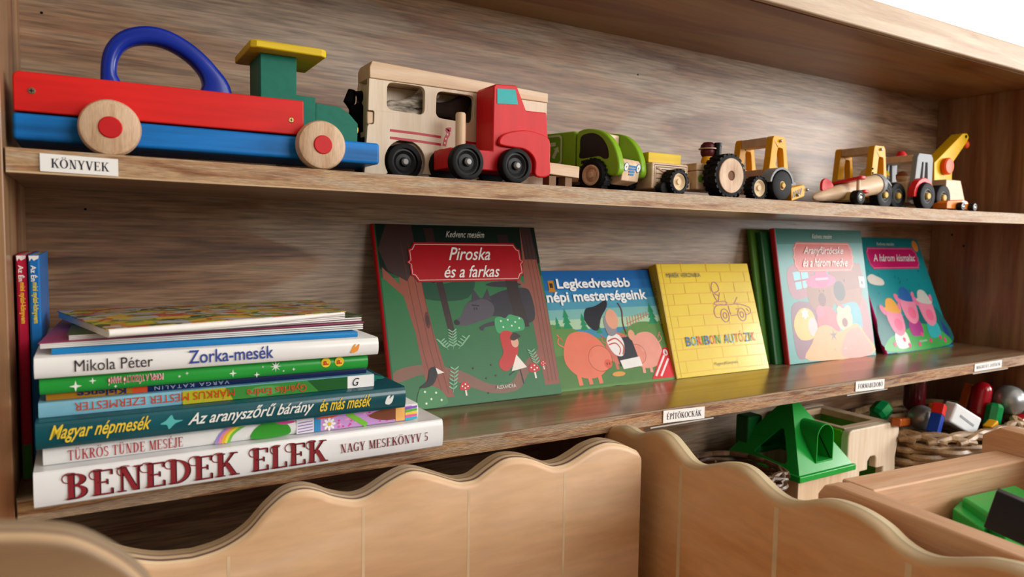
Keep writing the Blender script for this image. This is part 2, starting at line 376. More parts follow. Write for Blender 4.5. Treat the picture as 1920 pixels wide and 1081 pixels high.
# capitals with thick stems, thin arms and slab serifs
def serif_glyph(ch):
    S, T, q = .17, .055, .05
    Q = []; wdt = .7
    def rect(x0, y0, x1, y1): Q.append([(x0, y0), (x1, y0), (x1, y1), (x0, y1)])
    def srf(x, y, w_=.3): rect(x-w_/2, y, x+w_/2, y+q) if y < .5 else rect(x-w_/2, y-q, x+w_/2, y)
    def stem(x, a=0, b=1):
        rect(x-S/2, a, x+S/2, b); srf(x, 0); srf(x, 1)
    def diag(x0, y0, x1, y1, w_): Q.append([(x0-w_/2, y0), (x0+w_/2, y0), (x1+w_/2, y1), (x1-w_/2, y1)])
    def ring(cx, cy, rx, ry, a0, a1, s=S, t=T, n=14):
        for i in range(n):
            A = math.radians(a0+(a1-a0)*i/n); B = math.radians(a0+(a1-a0)*(i+1)/n)
            o = lambda a: (cx+rx*math.cos(a), cy+ry*math.sin(a)); n_ = lambda a: (cx+(rx-s)*math.cos(a), cy+(ry-t)*math.sin(a))
            Q.append([o(A), o(B), n_(B), n_(A)])
    base = {'Á': 'A', 'É': 'E', 'Í': 'I', 'Ó': 'O', 'Ö': 'O', 'Ő': 'O', 'Ú': 'U', 'Ü': 'U', 'Ű': 'U'}.get(ch, ch)
    if base == 'A': diag(.08, 0, .38, 1, T+.02); diag(.66, 0, .38, 1, S); rect(.2, .3, .6, .3+T); srf(.08, 0, .24); srf(.66, 0, .34); wdt = .76
    elif base == 'B': stem(.18); ring(.3, .76, .32, .24, -90, 90); ring(.3, .27, .36, .27, -90, 90); rect(.18, 1-T, .3, 1); rect(.18, .49, .3, .54); rect(.18, 0, .3, T); wdt = .72
    elif base == 'C': ring(.42, .5, .4, .51, 45, 315); rect(.66, .68, .72, .95); wdt = .76
    elif base == 'D': stem(.18); ring(.26, .5, .5, .5, -90, 90, n=20); wdt = .8
    elif base in 'EF':
        stem(.18); rect(.18, 1-T, .64, 1); rect(.59, .78, .64, 1); rect(.18, .48, .5, .48+T); rect(.46, .4, .5, .62)
        if base == 'E': rect(.18, 0, .66, T); rect(.61, 0, .66, .24)
        wdt = .7
    elif base == 'G': ring(.42, .5, .4, .51, 45, 330); rect(.58, .02, .72, .42); srf(.66, .42, .28); rect(.64, .7, .7, .95); wdt = .8
    elif base == 'I': stem(.17); wdt = .34
    elif base == 'J': rect(.2, .15, .2+S, 1); srf(.28, 1); ring(.17, .15, .2, .2, 180, 360); wdt = .46
    elif base == 'K': stem(.18); diag(.26, .42, .66, 1, T+.02); diag(.7, 0, .38, .58, S); srf(.66, 1, .28); srf(.7, 0, .32); wdt = .82
    elif base == 'L': stem(.18); rect(.18, 0, .64, T); rect(.59, 0, .64, .26); wdt = .68
    elif base == 'M': rect(.14, 0, .14+T, 1); rect(.74, 0, .74+S, 1); diag(.2, 1, .48, .05, S); diag(.78, 1, .48, .05, T); srf(.16, 0, .24); srf(.82, 0); srf(.16, 1, .24); srf(.82, 1); wdt = .98
    elif base == 'N': rect(.14, 0, .14+T, 1); rect(.66, 0, .66+T, 1); diag(.2, 1, .62, 0, S); srf(.16, 0, .26); srf(.16, 1, .3); srf(.69, 1, .26); wdt = .84
    elif base == 'O': ring(.42, .5, .42, .51, 0, 360, n=24); wdt = .84
    elif base in 'PR':
        stem(.18); ring(.3, .74, .34, .26, -90, 90); rect(.18, 1-T, .3, 1); rect(.18, .48, .3, .48+T)
        if base == 'R': diag(.66, 0, .36, .5, S); srf(.68, 0, .26)
        wdt = .66 if base == 'P' else .76
    elif base == 'S': ring(.3, .74, .25, .26, 40, 270, .12, T+.03); ring(.3, .26, .27, .26, -140, 90, .12, T+.03); rect(.48, .74, .53, .95); rect(.04, .06, .09, .28); wdt = .6
    elif base == 'T': rect(.35-S/2, 0, .35+S/2, 1); srf(.35, 0); rect(.02, 1-T, .68, 1); rect(.02, .78, .07, 1); rect(.63, .78, .68, 1); wdt = .7
    elif base == 'U': rect(.1, .3, .1+S, 1); rect(.6, .3, .6+T, 1); ring(.38, .32, .28, .33, 180, 360, .15, .08); srf(.19, 1); srf(.62, 1, .24); wdt = .78
    elif base == 'V': diag(.12, 1, .38, 0, S); diag(.66, 1, .38, 0, T+.02); srf(.12, 1, .32); srf(.66, 1, .26); wdt = .76
    elif base == 'Y': rect(.38-S/2, 0, .38+S/2, .45); diag(.12, 1, .36, .42, S); diag(.64, 1, .4, .42, T+.02); srf(.38, 0); srf(.12, 1, .32); srf(.64, 1, .26); wdt = .76
    elif base == '5': rect(.12, .55, .17, 1); rect(.12, .9, .5, 1); ring(.26, .3, .28, .31, -140, 130, .13, .06); wdt = .6
    if ch in 'ÁÉÍÓÚ': c = wdt/2; Q.append([(c-.06, 1.06), (c+.02, 1.06), (c+.16, 1.24), (c+.04, 1.24)])
    if ch in 'ÖÜ':
        for dx in (-.14, .14): Q.append(ellipse(wdt/2+dx, 1.14, .065, .065, 10))
    if ch in 'ŐŰ':
        for dx in (-.14, .08): c = wdt/2+dx; Q.append([(c-.05, 1.06), (c+.02, 1.06), (c+.13, 1.24), (c+.03, 1.24)])
    return Q, wdt
def serif_bm(body, small=None):
    bm = NB(); x = 0
    for ch in body:
        if ch == ' ': x += .4; continue
        Q, wd = serif_glyph(ch)
        for q in Q: bm.faces.new([bm.verts.new((x+a, b, 0)) for a, b in q])
        x += wd+.08
    return bm

# ================================================================== THE SETTING
def structure(name, bm, m, **k):
    o = obj(name, bm, m, None, **k); o['kind'] = 'structure'; return o
ZF = -0.80
M_floor = wood('floor_boards', ['#5f4730', '#76593c', '#8a6a48'], 'X', 12, 1.2, .45)
M_wall = mat('painted_wall', '#cfc4b0', .8, .02, (8, 8, 8), .05)
M_frame = mat('window_white_paint', '#f2f1ee', .4, .02)
RX0, RX1, RY0, RZ1 = -1.6, 3.4, -3.2, 2.1
structure('floor', mkbox(RX0, RX1, RY0, .26, ZF-.05, ZF), M_floor, smooth=False)
structure('ceiling', mkbox(RX0, RX1, RY0, .40, RZ1, RZ1+.05), mat('ceiling_paint', '#efece6', .85, .01), smooth=False)
M_wall2 = mat('low_bounce_wall_paint', '#857a68', .85, .03, (6, 6, 6))  # unseen front wall made dark to cut bounced light
def wall_x(name, lo_, hi_, axis, a0, a1, hole=None):
    bm = NB(); prism(bm, [(a0, ZF), (a1, ZF), (a1, RZ1), (a0, RZ1)], lo_, hi_, holes=[hole] if hole else (), axis=axis)
    return structure(name, bm, M_wall2 if name == 'wall_front' else M_wall, smooth=False)
def rect4(a0, a1, b0, b1): return [(a0, b0), (a1, b0), (a1, b1), (a0, b1)]
def window(name, lo_, hi_, axis, a0, a1, b0, b1, mullion=True):
    bm = NB(); prism(bm, rect4(a0, a1, b0, b1), lo_, hi_, holes=[rect4(a0+.05, a1-.05, b0+.05, b1-.05)] if not mullion else [rect4(a0+.05, (a0+a1)/2-.02, b0+.05, b1-.05), rect4((a0+a1)/2+.02, a1-.05, b0+.05, b1-.05)], axis=axis)
    structure(name, bm, M_frame, smooth=False)
wall_x('wall_back', .262, .40, 'Y', RX0, RX1, rect4(.75, 3.3, .50, 1.95)); window('window_1', .36, .39, 'Y', .75, 3.3, .50, 1.95, False)
wall_x('wall_right', RX1, RX1+.14, 'X', RY0, .40, rect4(-1.92, -.92, .10, 1.02)); window('window_2', RX1+.08, RX1+.12, 'X', -1.92, -.92, .10, 1.02)
wall_x('wall_front', RY0-.14, RY0, 'Y', RX0, RX1, rect4(1.0, 3.2, .45, 1.85)); window('fill_window', RY0-.12, RY0-.08, 'Y', 1.0, 3.2, .45, 1.85)  # unseen front window opening, added for the fill lamp
wall_x('wall_left', RX0-.14, RX0, 'X', RY0, .40)

# ================================================================== BOOKCASE
bc = thing('bookcase', 'long stained wooden bookcase with two book and toy shelves', 'bookcase', (W/2, D/2, ZF))
def sag_board(x0, x1, y0, y1, zf, t, n=30, zadd=0):
    bm = NB(); prev = None
    for i in range(n+1):
        x = x0+(x1-x0)*i/n; z = zf(x)+zadd
        ring = [bm.verts.new((x, y0, z-t)), bm.verts.new((x, y1, z-t)), bm.verts.new((x, y1, z)), bm.verts.new((x, y0, z))]
        if prev:
            for a in range(4): bm.faces.new((prev[a], prev[(a+1) % 4], ring[(a+1) % 4], ring[a]))
        else: bm.faces.new(ring[::-1])
        prev = ring
    bm.faces.new(prev); return bm
obj('back_panel', mkbox(-.02, W+.02, D, D+.012, ZF+.02, Z2+.03), M_back, bc, smooth=False)
obj('side_panel', mkbox(-.02, 0, -.002, D, ZF, Z2), M_side, bc, bev=.0012)
obj('side_panel', mkbox(W, W+.02, -.002, D, ZF, Z2), M_side, bc, bev=.0012)
obj('top_board', mkbox(-.02, W+.02, -.001, D+.012, Z2, Z2+.018), M_under, bc, smooth=False)
obj('top_rail', mkbox(-.02, W+.02, -.012, -.0015, Z2+.0005, Z2+.042), M_toprail, bc, bev=.003)
s_up = obj('shelf', sag_board(.0005, W-.0005, .002, D-.0005, zU, .018), M_shelf, bc, smooth=False)
obj('shelf_edge', sag_board(.0015, W-.0015, -.001, .0015, zU, .018), M_edge, s_up, smooth=False)
obj('shelf_lip', sag_board(.0015, W-.0015, -.0016, -.0011, zU, .0012, zadd=-.0166), mat('lip_wood', '#c8ab88', .5, .12, (14, 90, 90)), s_up, smooth=False)
s_mid = obj('shelf', sag_board(.0005, W-.0005, .002, D-.0005, zM, .018), M_shelf, bc, smooth=False)
obj('shelf_edge', sag_board(.0015, W-.0015, -.001, .0015, zM, .018), M_edge_dk, s_mid, smooth=False)
obj('shelf_lip', sag_board(.0015, W-.0015, -.0016, -.0011, zM, .0014, zadd=-.0002), mat('laminate_edge', '#a39684', .4, .15, (10, 200, 200)), s_mid, smooth=False)
obj('shelf', mkbox(.0005, W-.0005, .0, D-.0005, ZL-.018, ZL), M_shelf, bc, smooth=False)
for u_, v_ in ((78, 24), (1196, 140), (160, 392)):
    q_ = at(u_, v_, D); obj('nail_hole', cyl((q_.x, D-.0004, q_.z), .0012, 0, .0003, 'Y', 10), mat('hole_dark', '#120b08', .9), bc)
obj('added_light_stop', mkbox(.600, .615, .004, D-.0005, ZL+.0002, -.0215), M_side, bc, smooth=False)  # added board, almost hidden, keeps light from the right out of the left bay
for i, (u, v) in enumerate(((1785, 440), (1807, 461))):
    p_ = ray(u, v); p_ = CAM + p_*((W-CAM.x)/p_.x)
    obj('peg_hole', cyl((p_.x-.0004, p_.y, p_.z), .0022, 0, .0003, 'X', 14), mat('hole_dark', '#120b08', .9), bc)

# paper labels on the shelf edges
def label(body, x0, x1, z0, z1, lab, tx, slope=0, strip=None):
    p = thing('paper_label', lab, 'label', (x0, -.0022, z0), 'paper labels on the shelf edges')
    bm = mkbox(0, x1-x0, 0, .0004, 0, z1-z0); 
    for v in bm.verts: v.co.z += slope*v.co.x
    obj('card', bm, M_whitecard, p, local=True, smooth=False)
    w_, h_ = x1-x0, z1-z0
    text(p, body, w_*tx[0], h_*tx[1], w_*tx[2], h_*tx[3], '#20202a', serif=True, slope=slope, depth=.0002)
    if strip:
        obj('clear_tape', mkbox(strip[0], strip[1], -.0004, .0006, -.0042, -.0026), mat('clear_tape', '#b9b9b6', .15, .05), p, local=True, smooth=False)
    return p
label('KÖNYVEK', .022, .072, .2425, .2555, 'white paper label reading KÖNYVEK on the upper shelf edge', (.14, .22, .88, .84), -.02)
label('ÉPÍTŐKOCKÁK', .640, .709, -.0195, -.0045, 'white paper label reading ÉPÍTŐKOCKÁK on the middle shelf edge', (.08, .24, .92, .84), -.03, (-.02, .085))
label('FORMABEDOBÓ', 1.019, 1.091, -.0185, -.0035, 'white paper label reading FORMABEDOBÓ on the middle shelf edge', (.08, .26, .94, .84), -.03, (-.02, .08))
label('MÁGNESES JÁTÉKOK', 1.354, 1.446, -.0165, -.0035, 'white paper label reading MÁGNESES JÁTÉKOK on the middle shelf edge', (.06, .26, .95, .84), .005, (-.005, .115))

# ================================================================== BOOKS: the flat stack
def flat_book(name, label_, x0, L, y0, depth, z0, T, cover, pages=None, hard=True, rot=0.0, roundsp=.35, group='books in the flat stack', inset=.004, board=.0022):
    """lying flat, spine towards the viewer; local x along spine, y into the shelf, z up"""
    b = thing(name, label_, 'book', (x0, y0, z0), group, rot)
    r = T*roundsp; n = 8; prof = [(depth, 0)]
    for i in range(n+1):
        a = math.radians(-90-180*i/n); prof.append((r + r*math.cos(a) if False else r*(1+math.cos(a)), T/2 + T/2*math.sin(a)))
    prof.append((depth, T)); 
    inn = [(depth, T-board)] 
    for i in range(n+1):
        a = math.radians(-90-180*(n-i)/n); inn.append((board + r*(1+math.cos(a)), T/2 + (T/2-board)*math.sin(a)))
    inn.append((depth, board))
    bm = NB(); prism(bm, prof+inn, 0, L, axis='X')
    obj('cover', bm, cover, b, local=True, angle=30)
    obj('pages', mkbox(inset, L-inset, r+board, depth-inset, board, T-board), pages or M_pages, b, local=True, smooth=False)
    return b
b1 = flat_book('picture_book', 'thick white hardback with BENEDEK ELEK on its spine, bottom of the stack', .0135, .323, -.031, .19, zM(.05)+.0008, .0262, mat('cover_white', '#e9e9ea', .3, .015, coat=.3), rot=.012, roundsp=.12)
def big_serif(parent, word, x0, z0, x1, z1, slope):
    """ornate capitals: dark shadow, red body and a curl on each letter"""
    text(parent, word, x0+.0009, z0-.0004, x1+.0009, z1-.0004, '#2a0d14', serif=True, slope=slope, depth=.0003)
    text(parent, word, x0, z0, x1, z1, '#8a2c33', serif=True, slope=slope, depth=.0005)
big_serif(b1, 'BENEDEK', .0195, .0040, .1385, .0228, .0)
big_serif(b1, 'ELEK', .1490, .0040, .2114, .0228, .0)
a = Art()
for cx in (.0195, .0365, .0545, .0695, .0865, .1035, .1205, .1490, .1660, .1780, .1955):
    a.line(smooth_pts([(cx+.006, .0228), (cx+.001, .0232), (cx-.0022, .0205), (cx-.001, .0168), (cx+.003, .0158)], 5), .0008, '#8a2c33')
a.done(b1, 'spine_print')
text(b1, 'NAGY MESEKÖNYV 5', .2232, .0085, .3069, .0180, '#7d3038', serif=True)
b2 = flat_book('picture_book', 'white book with TÜKRÖS TÜNDE MESÉJE and a flowery spine', .019, .297, -.017, .19, b1.location.z+.0264, .0150, mat('cover_white2', '#e8e8e6', .35, .015), rot=.006, roundsp=.25)
text(b2, 'TÜKRÖS TÜNDE MESÉJE', .0156, .0022, .0933, .0122, '#b23c46', serif=True)
a = Art()
for i, c in enumerate(('#9a8fd0', '#e58ab0', '#f2b13d', '#efe04a', '#7ac34f')):
    a.line(smooth_pts([(.118+i*.0024, .0008), (.121+i*.0026, .008), (.130+i*.0028, .0142)], 4), .0022, c)
a.blob([(.147, .001), (.148, .009), (.158, .0136), (.172, .0125), (.178, .006), (.174, .001)], '#3c9a34')
a.blob([(.165, .0135), (.176, .0142), (.182, .0115), (.172, .0105)], '#d84f9a')
a.poly([(.183, .0006), (.183, .0142), (.198, .0142), (.198, .0006)], '#e9e4ef')
for i in range(4): a.line([(.184, .002+i*.0026), (.197, .0028+i*.0026)], .0008, '#8a6bb0')
a.poly([(.198, .0006), (.198, .0142), (.204, .0142), (.204, .0006)], '#3a8fc4')
a.poly([(.204, .0006), (.204, .0142), (.290, .0142), (.290, .0006)], '#c99ad6')
random.seed(3)
for i in range(34): a.ell(.206+random.random()*.06, .002+random.random()*.011, .0012, .0009, random.choice(('#e05fa8', '#d94f8e', '#f0a3c8')))
for i in range(8):
    an = i*math.pi/4; a.ell(.2115+.0038*math.cos(an), .006+.0038*math.sin(an), .0022, .0012, '#f6f3ee', an)
a.ell(.2115, .006, .0015, .0015, '#e8c23a')
a.line([(.228, .0138), (.246, .001)], .0045, '#7cc242'); a.blob([(.2, .012), (.21, .0142), (.222, .0142), (.214, .0115)], '#e2622e')
a.blob([(.248, .009), (.262, .0138), (.274, .0138), (.278, .004), (.262, .0035)], '#7d4a35')
a.poly([(.274, .001), (.274, .0138), (.283, .0138), (.283, .001)], '#edb56a')
for i, c in enumerate(('#3cb6c9', '#e86aa0', '#f2d33a', '#63b846', '#8a5fc0')): a.line([(.2835, .0015+i*.0026), (.2955, .0022+i*.0026)], .0022, c)
a.done(b2, 'spine_print')
b3 = flat_book('picture_book', 'dark teal hardback with yellow Magyar népmesék on its spine', .0155, .2825, -.029, .185, b2.location.z+.0152, .0200, mat('cover_teal', '#12515c', .25, .1, (20, 20, 20), coat=.5), rot=.004, roundsp=.2)
text(b3, 'Magyar népmesék', .0082, .0042, .0739, .0178, '#e8c93f', shear=.5, bold=.012, depth=.0004)
text(b3, 'Az aranyszőrű bárány', .0993, .0042, .1986, .0172, '#eceeea', shear=.5, bold=.012, depth=.0004)
text(b3, 'és más mesék', .2032, .0058, .2495, .0165, '#e8c93f', shear=.5, bold=.012, depth=.0004)
a = Art(); a.blob([(.080, .010), (.084, .0125), (.088, .0165), (.090, .0125), (.096, .0115), (.0905, .0095), (.086, .0055), (.0845, .009)], '#59b6b4')
a.blob([(.2625, .007), (.2645, .0125), (.2675, .0135), (.2665, .0105), (.2705, .0135), (.2695, .008), (.267, .0055), (.2645, .0055)], '#e6ecec')
a.done(b3, 'spine_print')
top_teal = Art()
random.seed(5)
for i in range(26): x = .005+random.random()*.27; y = .03+random.random()*.14; top_teal.ell(x, y, .006+random.random()*.012, .004+random.random()*.006, random.choice(('#0f6f70', '#178a80', '#0e4a52', '#1aa08c')))
top_teal.done(b3, 'cover_print', Matrix.Translation((0, 0, .0200)) @ Matrix.Rotation(math.radians(-90), 4, 'X'))
b4 = flat_book('picture_book', 'book with red upside-down MÁRKUS MESTER EZERMESTER and a white G sticker', .017, .256, -.014, .18, b3.location.z+.0202, .0112, mat('cover_skyblue', '#7fb9cf', .35, .08, (25, 25, 25)), rot=.002, roundsp=.12)
a = Art()
a.poly([(.096, .0003), (.096, .0109), (.150, .0109), (.150, .0003)], '#b6b02c'); a.poly([(.134, .0003), (.128, .0109), (.236, .0109), (.236, .0003)], '#3f8a3c')
a.blob([(.148, .002), (.152, .009), (.172, .008), (.168, .002)], '#5aa257'); a.poly([(.205, .0003), (.195, .0109), (.236, .0109), (.236, .0003)], '#245c2c')
a.poly([(.2309, .0002), (.2309, .0111), (.2555, .0111), (.2555, .0002)], '#f1f1f1')
a.done(b4, 'spine_print'); text(b4, 'G', .2355, .0022, .2415, .0092, '#1b1b1f', shear=.3, depth=.0007)
text(b4, 'MÁRKUS MESTER EZERMESTER', .0225, .0016, .1352, .0096, '#c4431f', rot=2)
text(b4, 'Gyárfás Endre', .1448, .0016, .1943, .0096, '#c8502a', rot=2, bold=.01)
b5 = flat_book('picture_book', 'thin navy and ochre paperback squeezed under the green spine', .0205, .2475, -.007, .17, b4.location.z+.0113, .0052, mat('cover_navy', '#132452', .35, .05), rot=.003, roundsp=.12, board=.0007)
a = Art(); a.poly([(.001, .0002), (.001, .005), (.0575, .005), (.0575, .0002)], '#a4711f'); a.poly([(.0575, .0002), (.0575, .005), (.068, .005), (.068, .0002)], '#cf4b27'); a.done(b5, 'spine_print')
text(b5, 'Kislence', .0208, .0006, .0533, .0049, '#182452', rot=2, bold=.02)
text(b5, 'VARGA KATALIN', .073, .0012, .1287, .0042, '#9aa8c8', rot=2, space=1.3)
b6 = flat_book('picture_book', 'bright green book with white stars and two round yellow badges on its spine', .018, .249, -.0135, .175, b5.location.z+.0053, .0130, mat('cover_green', '#2ba13f', .3, .06, (12, 12, 12), coat=.2), rot=.001, roundsp=.3)
text(b6, 'POMPI, A TŰZOLTÓ MANÓ', .0430, .0034, .0815, .0112, '#f4e6e4', rot=2, bold=.035)
text(b6, 'POMPI, A TŰZOLTÓ MANÓ', .0436, .0038, .0809, .0108, '#c8304a', rot=2, depth=.0009)
a = Art()
for x, z, r, n in ((.0225, .0052, .0042, 4), (.0335, .0083, .0026, 4), (.093, .0065, .0014, 5), (.0985, .0085, .0014, 4), (.1332, .0055, .0032, 4), (.152, .0028, .0026, 4), (.1675, .0085, .0048, 8), (.157, .009, .0012, 4), (.174, .0042, .0012, 4), (.1825, .005, .0016, 4), (.0485, .0028, .0014, 4)):
    a.star(x, z, r, '#e9f2e6', n, .3)
for x in (.2105, .2225): a.ell(x, .0085, .0042, .0042, '#eccc3c'); 
a.done(b6, 'spine_print')
for x in (.2105, .2225): text(b6, 'P', x-.002, .0066, x+.0022, .0102, '#d03a2c', rot=1, bold=.03, depth=.0009)
b7 = flat_book('picture_book', 'white hardback with blue Zorka-mesék on its rounded spine', .0155, .2585, -.0215, .185, b6.location.z+.0134, .0158, mat('cover_white3', '#efefee', .28, .012, coat=.3), rot=-.001, roundsp=.22)
text(b7, 'Mikola Péter', .0248, .0040, .0763, .0126, '#3c3238', bold=.0, depth=.0005)
text(b7, 'Zorka-mesék', .1016, .0040, .1665, .0146, '#3d4f9c', bold=.01, depth=.0005)
a = Art(); a.blob([(.2325, .0045), (.2345, .0095), (.2375, .0115), (.2365, .0085), (.2405, .0112), (.2395, .006), (.237, .004), (.2345, .0035)], '#e79a45'); a.done(b7, 'spine_print')
b8 = flat_book('picture_book', 'thin light blue book lying on the white Zorka hardback', .026, .232, -.0115, .16, b7.location.z+.0160, .0046, mat('cover_lightblue', '#1f7fbe', .35, .04), rot=.0, roundsp=.2, board=.0009)
# magazines on top
def magazine(name, lab, quad, z0, T, cover, lift=(0, 0, 0, 0), sheets=3):
    """soft magazine: quad = four ground corners (front-left, front-right, back-right, back-left); lift raises corners"""
    c = Vector((quad[0][0], quad[0][1], z0))
    b = thing(name, lab, 'magazine', c, 'magazines on top of the stack')
    def sheet(za, zb, g, nm, mm, shrink=0.0):
        bm = NB(); n = 14; grid = []
        for k, zz in enumerate((za, zb)):
            rows = []
            for j in range(n+1):
                row = []
                for i in range(n+1):
                    s = shrink+(1-2*shrink)*i/n; t = shrink+(1-2*shrink)*j/n
                    q = [Vector((x, y, 0)) for x, y in quad]
                    p = q[0]*(1-s)*(1-t)+q[1]*s*(1-t)+q[2]*s*t+q[3]*(1-s)*t
                    lf = lift[0]*(1-s)*(1-t)+lift[1]*s*(1-t)+lift[2]*s*t+lift[3]*(1-s)*t
                    p.z = z0 + zz + lf*g + .0012*g*math.sin(s*5)*math.sin(t*3)
                    row.append(bm.verts.new(p))
                rows.append(row)
            grid.append(rows)
        A, B = grid
        for j in range(n):
            for i in range(n):
                bm.faces.new((A[j][i], A[j+1][i], A[j+1][i+1], A[j][i+1])); bm.faces.new((B[j][i], B[j][i+1], B[j+1][i+1], B[j+1][i]))
        for i in range(n):
            bm.faces.new((A[0][i], A[0][i+1], B[0][i+1], B[0][i])); bm.faces.new((A[n][i+1], A[n][i], B[n][i], B[n][i+1]))
            bm.faces.new((A[i+1][0], A[i][0], B[i][0], B[i+1][0])); bm.faces.new((A[i][n], A[i+1][n], B[i+1][n], B[i][n]))
        return obj(nm, bm, mm, b)
    for k in range(sheets):
        za = T*.88*k/sheets; sheet(za, za+T*.88/sheets*.8, .35+.5*k/sheets, 'page_block', M_paper, .004)
    sheet(T*.88, T, 1, 'front_cover', cover)
    return b
zz = b8.location.z+.0049
magazine('magazine', 'pink covered magazine sticking out left under the top magazine', [(.018, -.011), (.266, -.006), (.272, .165), (.030, .165)], zz, .0042, mat('cover_pink', '#a8476e', .4, .08, (9, 9, 9)), (0, .0035, .0005, 0))
magazine('magazine', 'white paged magazine with a dark green cover in the middle of the pile', [(.036, -.004), (.268, .004), (.266, .16), (.040, .155)], zz+.0044, .0042, mat('cover_dkgreen', '#4a5c34', .45, .15, (15, 15, 15)), (0, .0045, .001, 0))
def collage(name, cols, sc):
    m, nt, b = base_mat(name); N = nt.nodes; L = nt.links
    tc = N.new('ShaderNodeTexCoord'); mp = N.new('ShaderNodeMapping'); mp.inputs['Scale'].default_value = (sc, sc*1.6, sc)
    vo = N.new('ShaderNodeTexVoronoi'); vo.inputs['Scale'].default_value = 1
    ns = N.new('ShaderNodeTexNoise'); ns.inputs['Scale'].default_value = 60; ns.inputs['Detail'].default_value = 4
    L.new(tc.outputs['Object'], mp.inputs[0]); L.new(mp.outputs[0], vo.inputs['Vector']); L.new(tc.outputs['Object'], ns.inputs['Vector'])
    sp = N.new('ShaderNodeSeparateColor'); L.new(vo.outputs['Color'], sp.inputs[0])
    ad = N.new('ShaderNodeMath'); ad.operation = 'MULTIPLY_ADD'; ad.inputs[1].default_value = .7; L.new(sp.outputs[0], ad.inputs[0])
    ms = N.new('ShaderNodeMath'); ms.operation = 'MULTIPLY'; ms.inputs[1].default_value = .35; L.new(ns.outputs['Fac'], ms.inputs[0]); L.new(ms.outputs[0], ad.inputs[2])
    rp = N.new('ShaderNodeValToRGB'); rp.color_ramp.interpolation = 'CONSTANT'; e = rp.color_ramp.elements
    set_ramp(rp, [(.06+.86*i/len(cols), hexc(c)) for i, c in enumerate(cols)])
    L.new(ad.outputs[0], rp.inputs[0]); L.new(rp.outputs[0], b.inputs['Base Color']); b.inputs['Roughness'].default_value = .38
    return m
zt = zz+.0092
tm = magazine('magazine', 'colourful picture magazine lying topmost on the stack, slightly turned', [(.061, -.038), (.252, .004), (.270, .150), (.026, .118)], zt, .0062,
    collage('cover_collage', ['#b0503a', '#c9c4bd', '#c8b832', '#7d8f3a', '#d08a3c', '#b8bcc2', '#c4583a', '#e0b84a', '#4a5a2c', '#b8aaa6'], 55), (0, .0015, 0, 0), 4)
# folded spine of the top magazine
bm = NB(); tube(bm, [(.062, -.0386, zt+.0034), (.12, -.0262, zt+.0036), (.19, -.0102, zt+.0046), (.25, .0035, zt+.0062)], [.0030, .0030, .0024, .0012], 10); obj('fold', bm, M_paper, tm)

# upright thin books at the left end
def upright_book(name, lab, x0, x1, y0, y1, h, cover, txt, tcol, foot=None):
    b = thing(name, lab, 'book', (x0, y0, zM(.01)+.0006), 'thin books standing at the left end')
    T = x1-x0; d = y1-y0
    bm = NB(); prism(bm, [(0, d), (0, .0012), (.0012, 0), (T-.0012, 0), (T, .0012), (T, d), (T-.0007, d), (T-.0007, .002), (.0007, .002), (.0007, d)], 0, h, axis='Z')
    obj('cover', bm, cover, b, local=True, angle=30)
    obj('pages', mkbox(.0008, T-.0008, .0022, d-.003, .001, h-.001), mat('page_edges_x', '#e6e2d6', .8, .08, (900, 3, 3), .3), b, local=True, smooth=False)
    text(b, txt[0], T*.22, h*.885, T*.8, h*.955, '#f1ece6', rot=3, bold=.02)
    text(b, txt[1], T*.2, h*.70, T*.82, h*.88, tcol, rot=3, bold=.03)
    a = Art(); a.poly([(T*.12, h*.972), (T*.3, h*.985), (T*.5, h*.975), (T*.9, h*.985), (T*.95, h*.997), (T*.05, h*.997)], '#ece6e2')
    if foot: a.poly([(T*.06, h*.005), (T*.94, h*.005), (T*.94, h*.16), (T*.06, h*.16)], foot)
    a.done(b, 'spine_print'); return b
upright_book('thin_book', 'thin red book with yellow lettering upright against the left panel', .0022, .0092, .045, .185, .1795, mat('cover_red', '#b81a3c', .35, .05), ('Az Én', 'mini nyúzi-könyvem'), '#e8b83a', '#3c7a30')
upright_book('thin_book', 'thin blue book with yellow lettering upright beside the red one', .0103, .0178, .043, .185, .1795, mat('cover_blue', '#1c6cb4', .35, .06), ('Az Én', 'mini nyúzi-könyvem'), '#d8c83a')

# ================================================================== BOOKS: standing, leaning on the back panel
def lean_book(name, lab, x0, y0, yaw, lean, Wd, H, T, cover, spine, pages=None, group='picture books standing on the middle shelf', back=None):
    """front cover towards the viewer; local x right, z up the cover, y into the book (origin at the lower left corner)"""
    b = bpy.data.objects.new(name, None); COL.objects.link(b); b.empty_display_size = .02
    b['label'] = lab; b['category'] = 'book'; b['group'] = group
    b.location = (x0, y0, zM(x0+Wd/2)+.0006+T*math.sin(lean)*0)
    b.rotation_euler = (Matrix.Rotation(yaw, 3, 'Z') @ Matrix.Rotation(-lean, 3, 'X')).to_euler()
    bd = min(.0022, T*.2)
    obj('front_cover', mkbox(.0025, Wd, 0, bd, 0, H), cover, b, local=True, bev=.0006)
    obj('back_cover', mkbox(.0025, Wd, T-bd, T, 0, H), back or spine, b, local=True, bev=.0006)
    bm = NB(); r = T/2
    prism(bm, [(.0035, 0), (.0012, .0004), (0, T*.25), (0, T*.75), (.0012, T-.0004), (.0035, T), (.0035, T-bd), (.002, T*.7), (.002, T*.3), (.0035, bd)], 0, H, axis='Z')
    obj('spine', bm, spine, b, local=True, angle=50)
    obj('pages', mkbox(.0035, Wd-.003, bd, T-bd, .002, H-.002), pages or M_pagesV, b, local=True, smooth=False)
    return b
